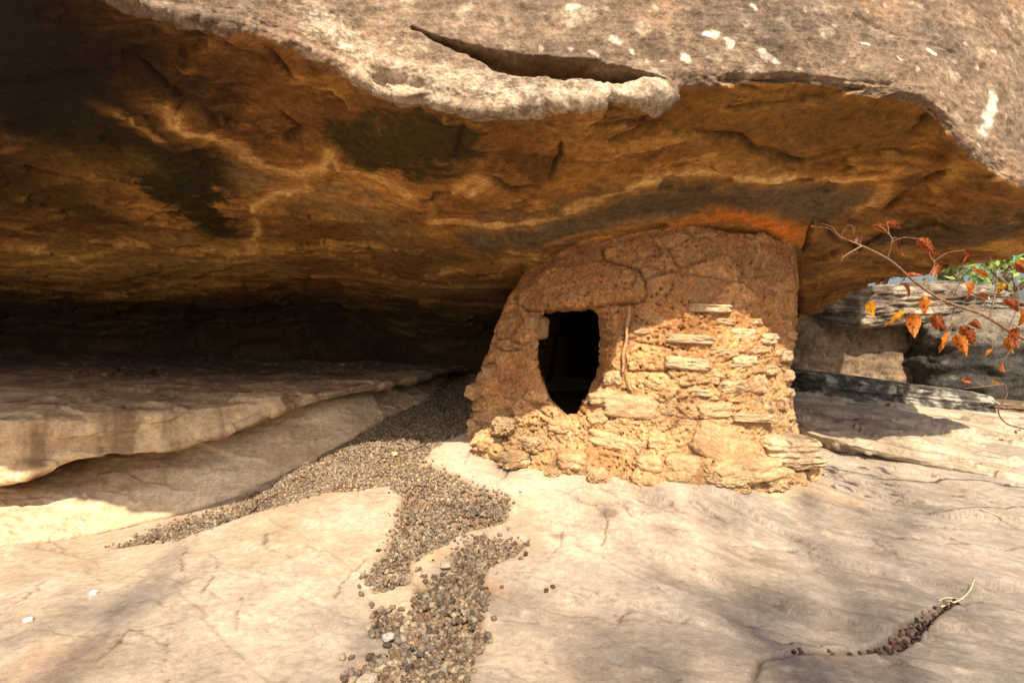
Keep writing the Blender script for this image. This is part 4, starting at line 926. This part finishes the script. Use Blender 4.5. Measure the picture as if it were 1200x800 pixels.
main = [sh_base, np.array([2.72, 2.4, .25]), np.array([2.5, 2.28, .5]), P(1290, 425, 2.2), P(1200, 397, 2.13), P(1150, 368, 2.1), P(1105, 352, 2.07), P(1072, 330, 2.04), P(1040, 303, 2.02), P(1010, 288, 2.02), P(985, 278, 2.02)]
twig(main, .010, .0018, name='stem')
for pts in [[P(1105, 352, 2.07), P(1085, 358, 2.04), P(1065, 367, 2.03)], [P(1072, 330, 2.04), P(1050, 335, 2.02), P(1025, 345, 2)], [P(1120, 356, 2.07), P(1112, 380, 2.06), P(1108, 388, 2.04)], [P(1160, 374, 2.1), P(1168, 330, 2.09), P(1160, 300, 2.07)],
            [P(1080, 336, 2.04), P(1095, 310, 2.03), P(1090, 300, 2.03)], [P(1180, 388, 2.12), P(1195, 350, 2.12), P(1190, 325, 2.13)], [P(1040, 303, 2.02), P(1045, 280, 1.99), P(1035, 268, 1.99)], [P(1200, 397, 2.13), P(1205, 370, 2.16), P(1190, 345, 2.16)], [P(1010, 288, 2.02), P(990, 300, 2), P(985, 305, 2)],
            [P(1150, 368, 2.1), P(1125, 372, 2.07), P(1110, 392, 2.06)], [P(1100, 350, 2.07), P(1130, 345, 2.1), P(1160, 352, 2.13)]]:
    twig(pts, .003, .0012, name='twig')
vine = [sh_base + np.array([.05, 0, .02]), P(1230, 505, 2.05), P(1200, 502, 2), P(1178, 495, 1.98), P(1170, 480, 1.97), P(1180, 462, 1.96), P(1176, 450, 1.96), P(1160, 452, 1.95), P(1130, 455, 1.95)]
twig(vine, .0035, .001, name='twig')
rnd = random.Random(4)
LEAVES = [(997, 270, 14, 3, 170), (1007, 283, 12, 3, 200), (1022, 275, 20, 0, 120), (1036, 272, 22, 0, 110), (1050, 290, 22, 3, 160), (1075, 292, 24, 0, 130), (1088, 297, 24, 0, 150), (1128, 300, 14, 0, 160), (1100, 318, 16, 0, 190), (1136, 325, 20, 1, 150),
          (1130, 340, 20, 1, 160), (1020, 362, 20, 2, 175), (1055, 342, 20, 0, 140), (1066, 333, 18, 0, 100), (1083, 358, 22, 1, 170), (1060, 378, 28, 2, 200), (1072, 380, 28, 1, 160), (1088, 382, 22, 0, 120), (1100, 380, 20, 0, 170), (1116, 402, 26, 1, 190), (1128, 396, 28, 0, 140),
          (1122, 405, 26, 1, 150), (1138, 385, 18, 0, 120), (1175, 340, 16, 2, 170), (1190, 320, 22, 0, 130), (1198, 345, 24, 1, 170), (1182, 362, 24, 0, 150), (1190, 395, 24, 0, 170), (1180, 405, 20, 1, 150), (1165, 415, 12, 1, 190), (1160, 452, 14, 2, 130), (1125, 452, 12, 0, 80), (966, 268, 12, 3, 130),
          (948, 272, 12, 3, 100), (986, 300, 10, 3, 170), (1012, 300, 10, 3, 200), (1195, 372, 26, 1, 140), (1143, 352, 14, 0, 110), (1172, 432, 10, 1, 160)]
for i, (u, v, s_, k, ang) in enumerate(LEAVES):
    o = put('leaf', leaf_mesh(k, i % 5), shrub); Yl = 2.04 + rnd.uniform(-.07, .07) + (.06 if u > 1150 else 0)
    o.location = Vector(P(u + rnd.uniform(-3, 3), v - s_ * .5, Yl) - sh_base); L_ = s_ / FP * Yl * 1.02; o.scale = (L_, L_, L_)
    a = R(ang + rnd.uniform(-12, 12)); d_ = Vector((math.sin(a), rnd.uniform(-.4, .4), math.cos(a))).normalized()
    o.rotation_euler = (d_.to_track_quat('Y', 'Z') @ __import__('mathutils').Quaternion((0, 1, 0), rnd.uniform(-1.0, 1.0))).to_euler()
tw_all = np.concatenate(TW)
for o in [c_ for c_ in COL.objects if c_.parent == shrub and c_.name.startswith('leaf')]:
    p0 = np.array(o.location); k = np.argmin(np.linalg.norm(tw_all - p0, axis=1)); p1 = tw_all[k]; L_ = np.linalg.norm(p1 - p0)
    if L_ < .004: continue
    m_ = (p0 + p1) / 2 + np.array([0, 0, .12 * L_]); q = pchip(np.arange(3.), np.array([p1, m_, p0]), np.linspace(0, 2, 9))
    V, F = tube_np(q, .0011, 5); put('leaf_stalk', mesh_np('leaf_stalk', V, F, M_twig, None), shrub)
# fallen leaves
def on_scene(u, v):
    dg_ = bpy.context.evaluated_depsgraph_get(); d_ = Vector(((u - 600) / FP, 1, (400 - v) / FP)).normalized()
    ok, loc, nrm, idx, ob, _ = sc.ray_cast(dg_, Vector((0, 0, H)) + d_ * .9, d_); return (loc, nrm) if ok else (Vector(P(u, v, 3)), Vector((0, 0, 1)))
bpy.context.view_layer.update()
for i, (u, v, L_, k, lab) in enumerate([(1177, 517, .055, 1, 'orange fallen leaf on the tilted right slab, the left of two'), (1192, 506, .055, 0, 'red fallen leaf on the tilted right slab, the right of two'), (1112, 712, .022, 3, 'small red leaf scrap in the crack under the straw twig'), (1047, 757, .018, 0, 'red leaf scrap among the dark seeds in the crack')]):
    loc, nrm = on_scene(u, v); o = put('fallen_leaf', leaf_mesh(k, (i * 2 + 1) % 5)); o.location = loc + Vector((0, 0, .006)); o.scale = (L_,) * 3; o.rotation_euler = (.15, .1, 1.2 + i * 1.7)
    tag(o, lab, 'fallen leaf', 'fallen autumn leaves')
# straw twigs on the floor
def straw(pix, lift, r_, name, label, cat):
    pts = []
    for (u, v), l_ in zip(pix, lift):
        loc, _ = on_scene(u, v); pts.append(np.array(loc) + np.array([0, 0, l_]))
    pts = np.array(pts); q = pchip(np.arange(len(pts)) * 1., pts, np.linspace(0, len(pts) - 1, 30)); o_ = q.mean(0); o_[2] = q[:, 2].min()
    V, F = tube_np(q - o_, np.linspace(r_, r_ * .5, 30), 7); tag(put(name, mesh_np(name, V, F, M_straw, None), None, tuple(o_)), label, cat)
straw([(1102, 712), (1122, 706), (1136, 700), (1142, 690)], [.003, .006, .02, .03], .0028, 'dry_twig', 'pale dry forked twig standing up from the end of the crack', 'twig')
straw([(1100, 706), (1112, 703), (1130, 704)], [.006, .008, .005], .0018, 'dry_twig', 'short pale dry twig lying flat across the crack end', 'twig')
straw([(1148, 597), (1172, 608), (1205, 624)], [.004, .01, .006], .0028, 'grass_stem', 'thin yellow straw stem lying on the right floor', 'straw')
